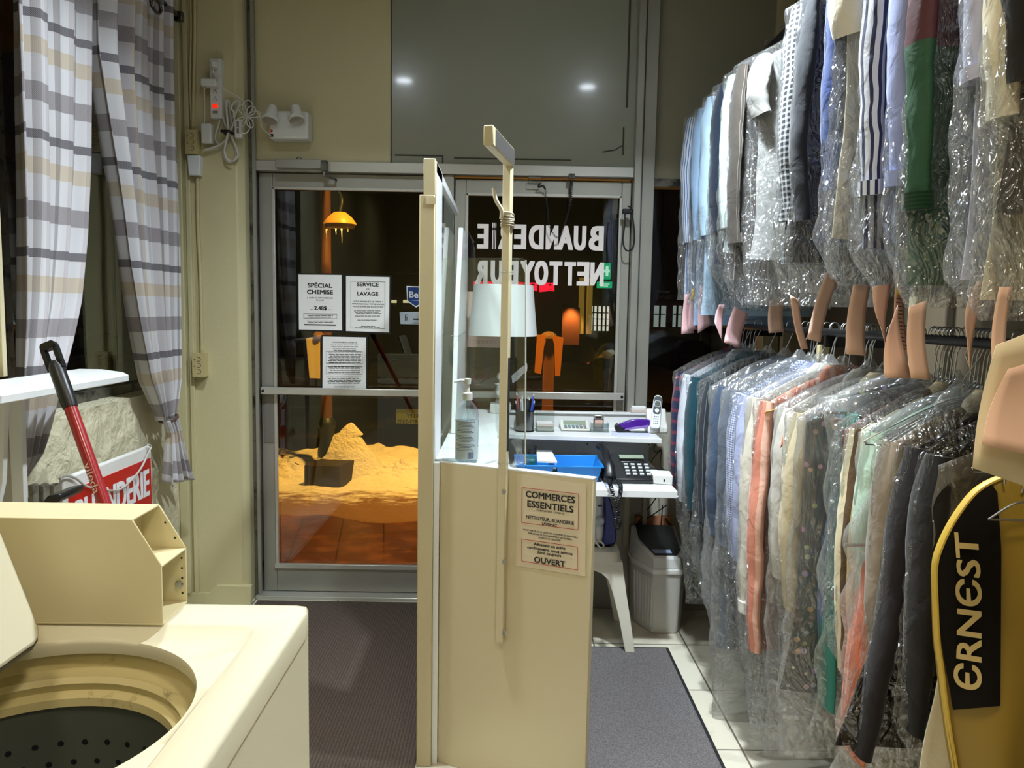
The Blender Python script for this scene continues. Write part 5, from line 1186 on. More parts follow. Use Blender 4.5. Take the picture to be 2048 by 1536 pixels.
def shell(rings, Xc, Y, fold, kf, seed, nu=28, wr=.0):
    """rings: (z, half width, half thickness)"""
    z0 = rings[0][0]; zn = rings[-1][0]; m = MB(); nv = len(rings)
    def fn(u, v):
        z, a, b = rings[min(nv-1, int(round(v*(nv-1))))]; q = 2*math.pi*u; f = (z0-z)/(z0-zn+1e-6)
        x = a*sgnp(math.cos(q), .75); y = b*math.sin(q)
        y += fold*f*math.sin(kf*x/.25+seed*1.7+2*f)*(.6+.4*math.cos(q*2)); x += fold*.5*f*math.sin(9*f+seed)
        p = Vector((Xc+x, Y+y, z))
        if wr: p += Vector((wr*nz(p, 9, seed), wr*.7*nz(p, 11, seed+1), wr*.4*nz(p, 8, seed+2)))
        return p
    def uvf(u, v):
        z, a, b = rings[min(nv-1, int(round(v*(nv-1))))]; return (a*sgnp(math.cos(2*math.pi*u), .75)+.5, z0-z+.003*math.sin(u*6.28))
    return m.grid(nu, nv, fn, closeu=True, uvfn=uvf)
def prof(zn, zh, hw, th, flare, nv=22, neck=.055, drop=.10):
    out = [(zn+.002, .012, .008), (zn, neck, th*.55)]
    for k in range(1, 5): f = k/4; out.append((zn-drop*f**1.25, neck+(hw-neck)*f, th*(.6+.3*f)))
    n = nv-len(out)
    for k in range(1, n+1): f = k/n; out.append((zn-drop-(zn-drop-zh)*f, hw*(1-.05*math.sin(f*3.1))+flare*f*f, th*(.95+.15*math.sin(f*2.6))))
    out.append((zh+.002, out[-1][1]*.9, th*.3)); return out
def hanger_mesh(Xc, Y, zrail, zn, hw):
    m = MB(); r = .016
    hook = [(RX+r*math.cos(a), Y, zrail+.0155+r*math.sin(a)-.0) for a in [math.pi*(1.08-i*.13) for i in range(10)]]
    m.tube(hook+[(RX+.016, Y, zrail), (RX+.004, Y, zrail-.03), (Xc, Y, zn+.045), (Xc, Y, zn+.012)], .0019, 6)
    for s in (1, -1): m.tube([(Xc+.003*s*math.cos(i*1.2), Y+.003*math.sin(i*1.2)*s, zn+.005+.0045*i) for i in range(9)], .0015, 5)
    m.tube(spline([(Xc, Y, zn+.006), (Xc-.06, Y, zn-.012), (Xc-hw*.9, Y, zn-.088), (Xc-hw*.92, Y, zn-.098), (Xc-hw*.85, Y, zn-.104), (Xc, Y, zn-.104), (Xc+hw*.85, Y, zn-.104), (Xc+hw*.92, Y, zn-.098), (Xc+hw*.9, Y, zn-.088), (Xc+.06, Y, zn-.012), (Xc, Y, zn+.006)], 3), .0017, 5)
    return m
def strip(px, Y, bend=.012, yel=None, lines=False, mt=None, rootp=None, name='ticket'):
    a = [aY(x, y, Y) for x, y in px]
    m = MB()
    def fn(u, v): 
        p = a[0].lerp(a[1], u).lerp(a[3].lerp(a[2], u), v); return p+Vector((0, bend*math.sin(3.1*v)-bend*.7*math.cos(u*3.1)*.4, 0))
    m.grid(5, 9, fn)
    if lines:
        m.mark(1)
        for k in range(14):
            v = .30+.048*k; q0 = fn(.14, v); q1 = fn(.86-.2*((k*3) % 4)/4, v); q2 = fn(.86-.2*((k*3) % 4)/4, v+.012); q3 = fn(.14, v+.012); o_ = Vector((0, -.0016, 0))
            m.add([q0+o_, q1+o_, q2+o_, q3+o_], [(0, 1, 2, 3)])
    tk = m.build(name, [mt or TICK, PRINT], rootp, solid=.0006)
    if yel:
        m = MB(); m.grid(4, 4, lambda u, v: fn(.04+.9*u, .0+yel*v)+Vector((0, -.0022, 0))); yt = m.build('yellow_tag', TYEL, tk, solid=.0006)
        if lines:
            m = MB(); c = fn(.5, yel*.55)+Vector((0, -.004, 0)); U_ = (fn(1, .2)-fn(0, .2)).normalized(); V_ = (fn(.5, 0)-fn(.5, .3)).normalized()
            m.text('3', c+V_*.004, U_, V_, .013, None, 'c', .03); m.text('348', c-V_*.012, U_, V_, .009, None, 'c', .03); m.build('tag_number', INK, yt)
    return tk
def garment(px, lab, cat, row, mt, hem, hw=.24, XL=.82, flare=0, th=.02, sleeve='long', smt=None, cmt=None, bag=None, bagm=None, tickets=(), name='bagged_shirt', fold=.010, zn=None, cuff=None, yaw=6, Y=None, extra=None, slen=.56, nobag=False, wr=.009):
    row_u = row == 'u'; zr = RZU if row_u else RZL
    zn = zn or (zr-.13)
    if Y: XL = aY(px, 420 if row_u else 1000, Y).x
    else: Y = aX(px, 420 if row_u else 1000, XL).y
    Xc = XL+hw; zh = aY(px, hem, Y).z if hem > 3 else hem
    root = thing(name, lab, cat, (RX, Y, zr), 'bagged garments on the upper rail' if row_u else 'bagged garments on the lower rail')
    sd = px*.013
    smt = smt or mt
    hanger_mesh(Xc, Y, zr, zn, hw).build('hanger', STEEL, root)
    shell(prof(zn, zh, hw, th, flare, nv=34), Xc, Y, fold, 7+(px % 5), sd, nu=52, wr=.005).build('body', mt, root, smooth=70)
    if sleeve:
        zs = zn-.085; L = slen if sleeve == 'long' else .2
        for s in (-1, 1):
            n = 26; pth = []; rad = []
            for k in range(n):
                f = k/(n-1); pth.append((Xc+s*(hw-.018+(.006+.02*math.sin(f*3))*(1 if s < 0 else .6)+(flare*.6*f*f)), Y-.006-.012*math.sin(f*2.2)+.003*math.sin(f*9+sd), zs-L*f))
                rad.append((.034+.020*math.sin(min(1, f*4)*1.57))*(1-.36*f**.8)*(1 if sleeve == 'long' else 1.2+.45*f))
            m = MB(); m.tube(pth, rad, 18, flat=.5, cap=(sleeve == 'long')); 
            for i in range(len(m.v)): m.uv[i] = ((i % 18)/18*.16, zn-m.v[i].z)
            for i, v_ in enumerate(m.v):
                m.v[i] = v_+Vector((.007*nz(v_, 6, sd)+.0035*nz(v_, 22, sd), .006*nz(v_, 9, sd+3)+.004*nz(v_, 26, sd), 0))
            so = m.build('sleeve', smt, root, smooth=70)
            if cuff is not None and s < 0:
                p0, p1 = Vector(pth[-2]), Vector(pth[-1])
                m = MB(); m.tube([p0, p1, p1+(p1-p0)*.35], [rad[-1]*1.18]*3, 14, flat=.66)
                for i in range(len(m.v)): m.uv[i] = (m.v[i].z*1.0, (i % 14)/14*.16)
                m.build('cuff', cuff, so)
    if cat in ('shirt', 'jacket', 'coat', 'blouse'):
        m = MB(); R_ = [(zn-.012, .062, th*.75), (zn+.026, .05, th*.7), (zn+.03, .048, th*.66), (zn+.004, .075, th*1.15), (zn-.02, .082, th*1.2)]
        shell([(z, a_, b_) for z, a_, b_ in R_], Xc, Y, 0, 1, 0, nu=24).build('collar', cmt or mt, root, smooth=60)
    if not nobag:
        zb = aY(px, bag, Y).z if bag else zh-.14
        pr = [(zn+.06, .010, .008), (zn+.035, .03, .013)]
        for k in range(0, 6): f = k/5; pr.append((zn+.02-.105*f**1.3, .06+(hw+.024-.06)*f, th*(.8+.35*f)+.008+.008*f))
        n = 40
        zt_ = pr[-1][0]
        for k in range(1, n+1):
            f = k/n; z = zt_-(zt_-zb)*f; inside = z > zh-.02
            g = min(1, max(0, (zh-z)/max(.02, zh-zb)))
            pr.append((z, hw+.026+flare*f*f+.003*math.sin(k*1.3+sd)-(.03+.05*(px % 3)/2)*g, (th+.019)*(1-.25*g)+.003*math.sin(k*2.1+sd)))
        shell(pr, Xc, Y, fold*.9, 7+(px % 5), sd, nu=60, wr=wr).build('plastic_cover', bagm or BAG, root, smooth=80)
    for tkt in tickets: strip(tkt[0], Y-.045-tkt[1].pop('dy', 0) if tkt[1] else Y-.045, rootp=root, **(tkt[1] if tkt[1] else {}))
    if extra: extra(root, Xc, Y, zn, zh, hw)
    root.rotation_euler.z = R(yaw+(px % 3)*.5) if yaw else 0
    return root
F = fabric
ub = 'in clear plastic on the upper rail'
def U(px, lab, *a, **k): return garment(px, lab, a[0], 'u', *a[1:], **k)
def Lr(px, lab, *a, **k): return garment(px, lab, a[0], 'l', *a[1:], **k)
def bands(name, stops):
    t = NT(name); b = t.new('BsdfPrincipled', Roughness=.7); uv = t.new('UVMap').outputs[0]; sp = t.new('SeparateXYZ'); t.link(uv, sp.inputs[0])
    t.link(t.ramp(sp.outputs[1], [(p, lin(c)) for p, c in stops], const=True), b.inputs['Base Color'])
    n2 = t.new('TexNoise', Scale=14.0, Detail=3.0, Distortion=.8); t.link(t.new('TexCoord').outputs['Object'], n2.inputs['Vector']); t.link(t.bump(n2.outputs[0], .4, .015), b.inputs['Normal'])
    t.link(b.outputs[0], t.out.inputs[0]); return t.m
S_ = lambda *p: list(p)
U(1368, 'blue and white striped shirt in plastic, farthest left on the upper rail', 'shirt', F('stripe_blue', '#d5dff0', 'v', '#5b76a8', .012, .35), 640, hw=.25, bag=600, tickets=[([(1364, 590), (1386, 581), (1384, 666), (1357, 668)], dict(mt=TICKP)), ([(1377, 578), (1393, 581), (1389, 659), (1370, 659)], dict(mt=TICKP, yel=.28, dy=.02))])
U(1388, 'light blue shirt in plastic, second from the far end of the upper rail', 'shirt', F('light_blue', '#9fc0e6'), 650, hw=.25, bag=610, tickets=[([(1393, 570), (1409, 584), (1420, 648), (1389, 666)], dict(mt=TICKP))], XL=.83)
U(1404, 'pale sky blue shirt in plastic on the upper rail, left of the navy one', 'shirt', F('sky_blue', '#b9d6ef'), 630, hw=.25, bag=620)
U(1424, 'dark navy shirt in plastic between pale blue shirts on the upper rail', 'shirt', F('navy', '#1f2a3c'), 530, hw=.25, bag=600, tickets=[([(1430, 609), (1443, 609), (1439, 684), (1421, 645)], dict(mt=TICKP))])
U(1442, 'pale mint shirt in plastic on the upper rail beside the grey striped one', 'shirt', F('pale_mint', '#d8e6e2'), 505, hw=.25, bag=615, tickets=[([(1460, 613), (1491, 627), (1473, 695), (1439, 684)], dict(mt=TICKP))])
U(1460, 'grey brown pinstriped shirt with pale shoulders in plastic on the upper rail', 'shirt', F('pin_brown', '#4e4842', 'v', '#a59c92', .05, .06), 560, hw=.26, bag=610, slen=.62, cmt=F('pale_grey', '#b3b2ae'), cuff=F('pin_brown_h', '#4e4842', 'h', '#a59c92', .05, .06), tickets=[([(1533, 602), (1565, 595), (1565, 664), (1531, 666)], {})])
U(1500, 'pale grey blouse in plastic behind the dark check shirt on the upper rail', 'blouse', F('pale_grey', '#b3b2ae'), 520, hw=.24, bag=610, sleeve='short', XL=.86)
U(1560, 'black and white small check shirt in plastic on the upper rail', 'shirt', F('bw_check', '#26272b', 'check', '#b9bcc0', .016, .4), 530, hw=.26, bag=590, slen=.6, cuff=F('bw_check'  , '#26272b', 'check', '#b9bcc0', .016, .4), tickets=[([(1569, 590), (1590, 600), (1610, 697), (1592, 698)], {})])
U(1584, 'charcoal jacket in plastic on the upper rail', 'jacket', F('charcoal', '#2c2e33'), 525, hw=.26, bag=585, slen=.62, tickets=[([(1642, 545), (1672, 554), (1633, 684), (1603, 677)], {})])
U(1640, 'blue dotted shirt in plastic tucked beside the cream uniform shirt', 'shirt', F('blue_dot', '#33467c', 'dot', '#aab6d8', .014, .004), 485, Y=2.085, hw=.25, bag=570)
def patch(root, Xc, Y, zn, zh, hw):
    p = [aY(x, y, Y-.045) for x, y in ((1714, -30), (1766, -34), (1763, 30), (1752, 42), (1741, 58), (1730, 44), (1722, 22))]
    k = MB().prism(p, (0, .002, 0)).build('shoulder_patch', mat('patch_gold', '#dba32a', .6), root)
    c = aY(1748, 22, Y-.047)
    MB().lathe(c, [(0, 0), (.017, 0)], 24, (0, -1, 0), cap=False).build('patch_ring', mat('patch_navy', '#2b2f55', .6), k)
    MB().lathe(c-Vector((0, .0006, 0)), [(0, 0), (.0125, 0)], 24, (0, -1, 0), cap=False).build('patch_field', mat('patch_white', '#d9d4cc', .6), k)
    MB().lathe(c-Vector((0, .0012, 0)), [(0, 0), (.008, 0)], 24, (0, -1, 0), cap=False).build('patch_centre', mat('patch_red', '#c2332b', .6), k)
    m = MB()
    for i in range(4): m.box(c.x-.024+.012*i, c.x-.017+.012*i, c.y-.0012, c.y, c.z+.024, c.z+.033)
    m.build('patch_lettering', INK, k)
U(1656, 'cream uniform shirt with a gold shoulder patch in plastic on the upper rail', 'shirt', F('cream', '#e6dcc6'), 478, hw=.25, bag=560, sleeve='short', extra=patch, tickets=[([(1693, 570), (1732, 570), (1723, 711), (1678, 707)], {})], name='uniform_shirt')
U(1714, 'navy and white striped shirt in plastic on the upper rail', 'shirt', F('navy_stripe', '#c9cbd4', 'v', '#2b2f4c', .018, .4), 500, hw=.25, bag=580, slen=.60, cuff=F('navy_stripe_c', '#d5d7de', 'h', '#2b2f4c', .014, .4), tickets=[([(1727, 574), (1771, 567), (1760, 700), (1745, 655)], {}), ([(1770, 549), (1790, 549), (1803, 710), (1773, 705)], dict(yel=.25, lines=True, dy=.05, mt=mat('receipt_pale', '#ecc0ad', .7)))])
U(1768, 'lavender blue shirt in plastic beside the green jacket on the upper rail', 'shirt', F('lavender', '#9aa3d0'), 487, hw=.25, bag=575, slen=.60, cuff=F('lavender', '#9aa3d0'), tickets=[([(1758, 650), (1778, 610), (1811, 755), (1748, 753)], {})])
GM = bands('colour_block', [(0, '#e9dfcd'), (.255, '#4d1f22'), (.43, '#1f4a2b')])
U(1812, 'white, maroon and green colour-block jacket in plastic on the upper rail', 'jacket', GM, 570, hw=.25, bag=615, smt=GM, slen=.66, th=.026, cuff=F('rib_green', '#163a20', 'v', '#0f2a17', .008, .5), tickets=[([(1807, 613), (1846, 602), (1855, 759), (1811, 755)], {})], name='bagged_jacket', yaw=3)
U(1912, 'pale lavender shirt in plastic near the right end of the upper rail', 'shirt', F('pale_lav', '#c3c4dc'), 560, hw=.24, bag=630, slen=.46, cuff=F('pale_lav', '#c3c4dc'), tickets=[([(1938, 563), (1967, 567), (1930, 745), (1915, 655)], {})], yaw=3)
U(1962, 'cream knit top in plastic near the right end of the upper rail', 'blouse', F('cream2', '#ddd2b4'), 600, hw=.23, bag=640, slen=.55, tickets=[([(1988, 574), (2020, 574), (2013, 758), (1976, 755)], {})], yaw=2)
def receipts(root, Xc, Y, zn, zh, hw):
    Yr = 1.12
    strip([(1990, 690), (2075, 660), (2085, 985), (1943, 935)], Yr, rootp=root, mt=mat('cream_slip', '#e4d6b4', .7), name='receipt', bend=.01)
    strip([(2014, 738), (2080, 720), (2080, 915), (1962, 888)], Yr-.02, rootp=root, name='receipt', bend=.01)
U(1996, 'black garment in plastic, nearest on the upper rail, with large receipts', 'jacket', F('black_cloth', '#1a1715'), 425, hw=.24, bag=600, slen=.5, extra=receipts, yaw=0, name='bagged_jacket')

Lr(1343, 'navy and red plaid shirt in plastic, farthest on the lower rail by the window', 'shirt', F('plaid_red', '#232a4a', 'check', '#9c2a3d', .05, .3), .66, XL=.79, hw=.26, bag=1000, tickets=[([(1392, 742), (1416, 728), (1420, 742), (1394, 756)], dict(mt=TICKP))])
Lr(1357, 'white shirt in plastic beside the plaid one at the far end of the lower rail', 'shirt', F('white_cloth', '#dfe3ee'), .62, XL=.79, hw=.26, bag=1110)
Lr(1371, 'dark teal shirt in plastic on the lower rail', 'shirt', F('teal_cloth', '#17424f'), .58, XL=.79, hw=.26, bag=1200, tickets=[([(1440, 755), (1480, 742), (1482, 756), (1440, 772)], dict(mt=TICKP, yel=.3))])
Lr(1394, 'dark grey pinstriped shirt in plastic on the lower rail', 'shirt', F('pin_dark', '#2c3138', 'v', '#6f7880', .02, .1), .5, XL=.79, hw=.26, bag=1215)
Lr(1418, 'slate blue shirt in plastic on the lower rail', 'shirt', F('slate', '#44536b'), 1195, XL=.79, hw=.26, bag=1300, bagm=BAGM)
Lr(1440, 'grey blue trousers-and-shirt set in plastic on the lower rail', 'shirt', F('greyblue', '#5d6573'), 1290, XL=.79, hw=.26, bag=1430, bagm=BAGM)
Lr(1458, 'blue and white micro check shirt in plastic on the lower rail', 'shirt', F('micro', '#c5cbe0', 'check', '#4c5a8c', .008, .45), 1150, XL=.79, hw=.26, bag=1290)
Lr(1471, 'lavender shirt in plastic beside the ivory one on the lower rail', 'shirt', F('lav2', '#a9b0d6'), 1100, XL=.79, hw=.26, bag=1300)
Lr(1487, 'ivory long-sleeved shirt with deep white cuffs in plastic on the lower rail', 'shirt', F('ivory', '#d8d2c4'), 1170, XL=.80, hw=.26, bag=1480, slen=.70, cuff=F('white_cuff', '#e4e0d6'), bagm=BAGM)
Lr(1507, 'orange and white striped shirt in plastic on the lower rail', 'shirt', F('orange_stripe', '#d98a72', 'v', '#e6b9a6', .045, .35), 1290, XL=.80, hw=.26, bag=1440, slen=.80, tickets=[([(1520, 820), (1548, 815), (1552, 828), (1522, 838)], dict(yel=.3))])
Lr(1548, 'white blouse with a pale grey skirt in plastic on the lower rail', 'blouse', F('offwhite', '#cfcac2'), 1200, XL=.81, hw=.26, bag=1500, slen=.5, bagm=BAGM, tickets=[([(1548, 892), (1556, 868), (1642, 812), (1648, 826)], dict(mt=mat('ribbon_orange', '#d9764e', .7)))])
Lr(1572, 'beige shirt in plastic beside the dark floral dress on the lower rail', 'shirt', F('beige', '#cdbf9f'), 1180, XL=.80, hw=.26, bag=1420, slen=.55)
Lr(1593, 'dark floral dress in plastic on the lower rail', 'dress', F('floral', '#2a2622', 'floral', '#c79a86', .03, .26), 1370, XL=.80, hw=.25, bag=1500, sleeve=None, bagm=BAGM, flare=.02, name='bagged_dress', tickets=[([(1652, 836), (1782, 826), (1778, 850), (1655, 858)], dict(mt=TICK)), ([(1752, 838), (1786, 828), (1788, 848), (1756, 852)], dict(mt=TYEL, dy=.02))])
def pants(px, lab, mt, y0, y1, w, Y, zt=1.25):
    XL = aY(px, 1000, Y).x; root = thing('bagged_trousers', lab, 'trousers', (RX, Y, RZL), 'bagged garments on the lower rail')
    Xc = XL+.24; hanger_mesh(Xc, Y, RZL, RZL-.13, .24).build('hanger', STEEL, root)
    zh = aY(px, y1, Y).z
    for s in (0, 1):
        m = MB(); n = 16; pth = [(XL+w/2+.006*s+.012*math.sin(k*.5)*k/n-.03*k/n, Y-.012+.024*s, zt-(zt-zh)*k/(n-1)) for k in range(n)]
        m.tube(pth, [w/2*(1-.15*k/n)+.004*math.sin(k*1.1) for k in range(n)], 12, flat=.22)
        for i in range(len(m.v)): m.uv[i] = ((i % 12)/12*.2, 1.3-m.v[i].z)
        m.build('trouser_leg', mt, root, smooth=70)
    MB().tube([(XL-.02, Y, zt), (XL+.48, Y, zt)], .004, 8).build('trouser_bar', STEEL, root)
    pr = [(RZL-.08, .01, .008), (RZL-.12, .05, .02)]+[(zt+.03-(zt+.03-(zh-.06))*k/20, .25-.01*math.sin(k*1.3+px), .032+.004*math.sin(k*1.9)) for k in range(21)]
    shell(pr, Xc, Y, .01, 7, px*.1, nu=40, wr=.012).build('plastic_cover', BAGM, root, smooth=80); root.rotation_euler.z = R(5); return root
pants(1632, 'periwinkle blue trousers in plastic on the lower rail', F('peri', '#6f83bd'), 850, 1290, .07, 2.05)
pants(1650, 'long green teal trousers in plastic on the lower rail', F('green_teal', '#3f8d80'), 830, 1405, .085, 1.985)
def fringe(root, Xc, Y, zn, zh, hw):
    m = MB()
    for k in range(26):
        x = Xc-hw+.01*k; m.tube([(x, Y-.028, zh+.02), (x+.003, Y-.031, zh-.02), (x-.002, Y-.028, zh-.055)], .0022, 5)
    m.build('fringe', F('maroon', '#7a3540'), root)
Lr(1668, 'maroon fringed wrap in plastic on the lower rail', 'wrap', F('maroon', '#7a3540'), 1190, Y=1.92, hw=.25, bag=1300, sleeve=None, extra=fringe, name='bagged_wrap')
Lr(1690, 'cream and brown striped top in plastic on the lower rail', 'blouse', F('cream_brown', '#d9cba6', 'v', '#5a4328', .06, .25), 1240, Y=1.855, hw=.25, bag=1400, slen=.6)
pants(1700, 'bright orange trousers in plastic hanging low on the lower rail', F('bright_orange', '#d9652f'), 1150, 1500, .10, 1.73, zt=.98)
Lr(1722, 'mint green dress in plastic on the lower rail', 'dress', F('mint', '#b3ccb8'), 1220, Y=1.79, hw=.25, bag=1500, slen=.42, bagm=BAGM, name='bagged_dress')
Lr(1752, 'taupe blouse with a cream shawl collar in plastic on the lower rail', 'blouse', F('taupe', '#8d7f6e'), 1250, Y=1.67, hw=.25, bag=1500, slen=.5, cmt=F('cream', '#e6dcc6'))
Lr(1795, 'long dark brown coat in plastic near the right end of the lower rail', 'coat', F('dark_brown', '#171011'), 1470, Y=1.6, hw=.25, flare=.13, th=.028, bag=1560, slen=.66, bagm=BAGC, name='bagged_coat')
def shoulder_cover(root, Xc, Y, zn, zh, hw):
    m = MB(); y = Y-.045
    m.grid(16, 12, lambda u, v: Vector((Xc-.04-(hw-.02)*u, y-.012*math.sin(u*3.1)+.006*math.sin(v*9+u*4), zn-.005-.09*u-(.10+.09*u)*v)))
    m.build('shoulder_cover', clear('grey_tissue', '#b9b6b0', .05, .3, .2, .55, .5, 14, milk='#8d8880'), root, smooth=80, solid=.001)
Lr(1840, 'dark suit jacket with a grey shoulder cover in plastic on the lower rail', 'jacket', F('dark_suit', '#15120f'), 1420, Y=1.515, hw=.25, th=.026, bag=1500, bagm=BAGC, extra=shoulder_cover, name='bagged_jacket', flare=.03)
# yellow suit bag nearest the viewer
def suit_bag():
    Y = 1.30; t = thing('suit_bag', 'olive yellow suit bag with a black ERNEST panel at the right edge', 'garment bag', aY(2030, 960, Y))
    Ledge = [(2010, 948), (1968, 965), (1935, 990), (1900, 1038), (1876, 1085), (1863, 1130), (1864, 1200), (1868, 1280), (1875, 1330), (1883, 1400), (1893, 1470), (1905, 1540), (1925, 1680), (1940, 1800)]
    Lp = [aY(x, y, Y) for x, y in Ledge]; xr = Lp[0].x+.30
    tab = [(p.z, p.x) for p in Lp]
    z1, z0 = Lp[-1].z, Lp[0].z
    xc = Lp[0].x+.02
    def rgt(z): return 2*xc-interp(tab, z)+.02
    def fn(u, v):
        z = z0+(z1-z0)*(v**1.25); l = interp(tab, z); r = rgt(z); x = l+(r-l)*u
        return Vector((x, Y-.035*math.sin(u*math.pi)**.6*(.3+.7*min(1, v*3))+.012*math.sin(u*9+v*2)*v, z))
    def bk(u, v): p = fn(u, v); return Vector((p.x, 2*Y-p.y+.0, p.z))
    yel = mat('suit_bag_yellow', '#8f7526', .55, noise_s=5, noise_a=.08); m = MB(); m.grid(40, 50, fn); m.grid(40, 50, bk); m.build('bag', yel, t, smooth=80, weld=True)
    def onf(x, y, off):
        d = ray(x, y); p = aY(x, y, Y)
        u = (p.x-interp(tab, p.z))/(rgt(p.z)-interp(tab, p.z)); v = max(0, (p.z-z0)/(z1-z0))**(1/1.25); yy = fn(min(1, max(0, u)), v).y-off; return aY(x, y, yy)
    blk = [(1972, 968), (1995, 985), (2003, 1100), (2003, 1250), (2000, 1405), (1905, 1420), (1890, 1330), (1880, 1260), (1874, 1180), (1874, 1130), (1888, 1080), (1912, 1032), (1945, 990)]
    rows = 30; m = MB(); g = []
    yb0, yb1 = 970, 1412
    lft = [(970, 1970), (990, 1945), (1032, 1912), (1080, 1888), (1130, 1874), (1180, 1874), (1260, 1880), (1330, 1890), (1412, 1906)]; rg_ = [(970, 1985), (985, 1995), (1100, 2003), (1412, 2001)]
    m.grid(12, rows, lambda u, v: onf(interp(lft, yb0+(yb1-yb0)*v)+(interp(rg_, yb0+(yb1-yb0)*v)-interp(lft, yb0+(yb1-yb0)*v))*u, yb0+(yb1-yb0)*v+(8*(1-u) if v > .95 else 0), .003))
    m.build('black_panel', mat('panel_black', '#110e0c', .8, spec=.15), t, smooth=80)
    m = MB()
    top_, bot_ = 1066, 1386
    w = '\u0404RN\u0404ST'; p0 = onf(1963, bot_, .006); p1 = onf(1950, top_, .006); Ud = (p1-p0); hgt = (onf(1915, 1230, .006)-onf(1962, 1230, .006)).length
    m.text(w, (p0+p1)/2, Ud, (-1, 0, 0), hgt, Ud.length, bold=.045)
    for i, v_ in enumerate(m.v):
        d = (v_-ORG); f = fn(min(1, max(0, (v_.x-interp(tab, v_.z))/(rgt(v_.z)-interp(tab, v_.z)))), max(0, (v_.z-z0)/(z1-z0))**(1/1.25)); m.v[i] = Vector((v_.x, f.y-.016, v_.z))
    m.build('lettering', mat('gold_letter', '#c9b277', .5), t)
    bd = mat('binding_yellow', '#c9a942', .5)
    m = MB(); m.tube([Vector((p.x+.004, p.y-.003, p.z)) for p in spline(Lp, 4)], .0085, 8, flat=.5); m.build('binding', bd, t)
    # hangers showing at the neck
    c = aY(2030, 958, Y); m = MB()
    m.tube(spline([c+Vector((-.03, -.02, -.005)), c+Vector((-.032, -.02, .03)), c+Vector((-.012, -.02, .05)), c+Vector((.012, -.02, .04)), c+Vector((.008, -.02, .01)), c+Vector((.0, -.02, -.02))], 5), .002, 6)
    m.tube(spline([c+Vector((-.07, -.045, -.06)), c+Vector((-.02, -.045, -.03)), c+Vector((.03, -.045, -.04)), c+Vector((.1, -.045, -.06)), c+Vector((-.07, -.045, -.06))], 5), .002, 6)
    m.build('hanger', STEEL, t)
    m = MB(); m.tube(spline([c+Vector((.0, 0, .04)), Vector((RX-.02, Y, RZL-.1)), Vector((RX, Y, RZL+.016)), Vector((RX+.016, Y, RZL))], 5), .002, 6); m.build('hook', STEEL, t)
    return t
suit_bag()
Yg = 1.42; t = thing('cream_garment', 'cream cloth garment hanging between the dark suit and the yellow bag', 'garment', (RX, Yg, RZL), 'bagged garments on the lower rail')
Lc = [aY(x, y, Yg) for x, y in ((1960, 960), (1900, 1120), (1885, 1300), (1868, 1400), (1850, 1470), (1835, 1560), (1822, 1650))]; tb = [(p.z, p.x) for p in Lc]
m = MB(); m.grid(24, 30, lambda u, v: (lambda z: Vector((interp(tb, z)+(1.14-interp(tb, z))*u, Yg-.012+.012*math.sin(u*16+v*2), z)))(Lc[0].z+(Lc[-1].z-Lc[0].z)*v)); m.build('cloth', F('cream3', '#e0d6be'), t, smooth=80, solid=.004)
hanger_mesh(RX, Yg, RZL, RZL-.13, .2).build('hanger', STEEL, t)
# empty wire hangers crowding the lower rail
hg = None
for k, hx in enumerate((1484, 1491, 1499, 1506, 1621, 1626, 1633, 1668, 1690, 1700, 1731, 1738, 1744, 1872, 1880, 1888, 1896, 1904, 1912, 1945, 1953, 1960, 1968, 1976, 1984, 1992)):
    Yh = aX(hx, 690, RX).y
    lab = 'bare wire hanger hook crowded in a row on the lower rail'
    grp = 'wire hangers on the lower rail'
    if hg is None:
        hg = thing('wire_hanger', lab, 'hanger', (RX, Yh, RZL), grp)
        hanger_mesh(RX, Yh, RZL, RZL-.135, .2).build('wire', mat('hanger_wire', '#aeb0b2', .3, .9), hg)
    else:
        o2 = hg.copy(); C.objects.link(o2); o2.location = (RX, Yh, RZL); o2.rotation_euler.z = R((k*37) % 9-4)
        for ch in list(hg.children):
            c2 = ch.copy(); C.objects.link(c2); c2.parent = o2
# ================================================================ outside, at night
DARKF = mat('dark_outside', '#2a2622', .8); OUT0 = D+.14; GZ = -.10
def paver_mat():
    t = NT('brick_pavers'); b = t.new('BsdfPrincipled', Roughness=.38); tc = t.new('TexCoord').outputs['Object']
    mp = t.new('Mapping'); mp.inputs['Rotation'].default_value = (0, 0, R(-9)); t.link(tc, mp.inputs['Vector'])
    br = t.new('TexBrick', Scale=1.0, offset=.0); br.inputs['Brick Width'].default_value = .30; br.inputs['Row Height'].default_value = .42; br.inputs['Mortar Size'].default_value = .006
    br.inputs['Color1'].default_value = lin('#472717'); br.inputs['Color2'].default_value = lin('#52301c'); br.inputs['Mortar'].default_value = lin('#27140b'); t.link(mp.outputs[0], br.inputs['Vector'])
    n = t.new('TexNoise', Scale=6.0, Detail=7.0); t.link(tc, n.inputs['Vector'])
    c = t.mix(t.ramp(n.outputs[0], [(.5, (0, 0, 0, 1)), (.75, (1, 1, 1, 1))]), br.outputs[0], lin('#74492a')); t.link(c, b.inputs['Base Color']); t.link(t.bump(n.outputs[0], .3, .01), b.inputs['Normal']); t.link(b.outputs[0], t.out.inputs[0]); return t.m
MB().box(-9, 9, OUT0, 6.2, GZ-.2, GZ).build('sidewalk', paver_mat(), kind='structure')
ASPH = mat('wet_asphalt', '#24211d', .35, noise_s=3, noise_a=.3, bump=.4, bump_s=20, dirt='#6a6356', dirt_s=.9, dirt_t=.56)
MB().box(-30, 30, 6.2, 40, GZ-.25, GZ-.06).build('street', ASPH, kind='structure')
MB().box(-4, 6, OUT0-.13, OUT0+.02, GZ-.2, -.001).build('trim_11', mat('door_step', '#6b655c', .7), kind='structure')
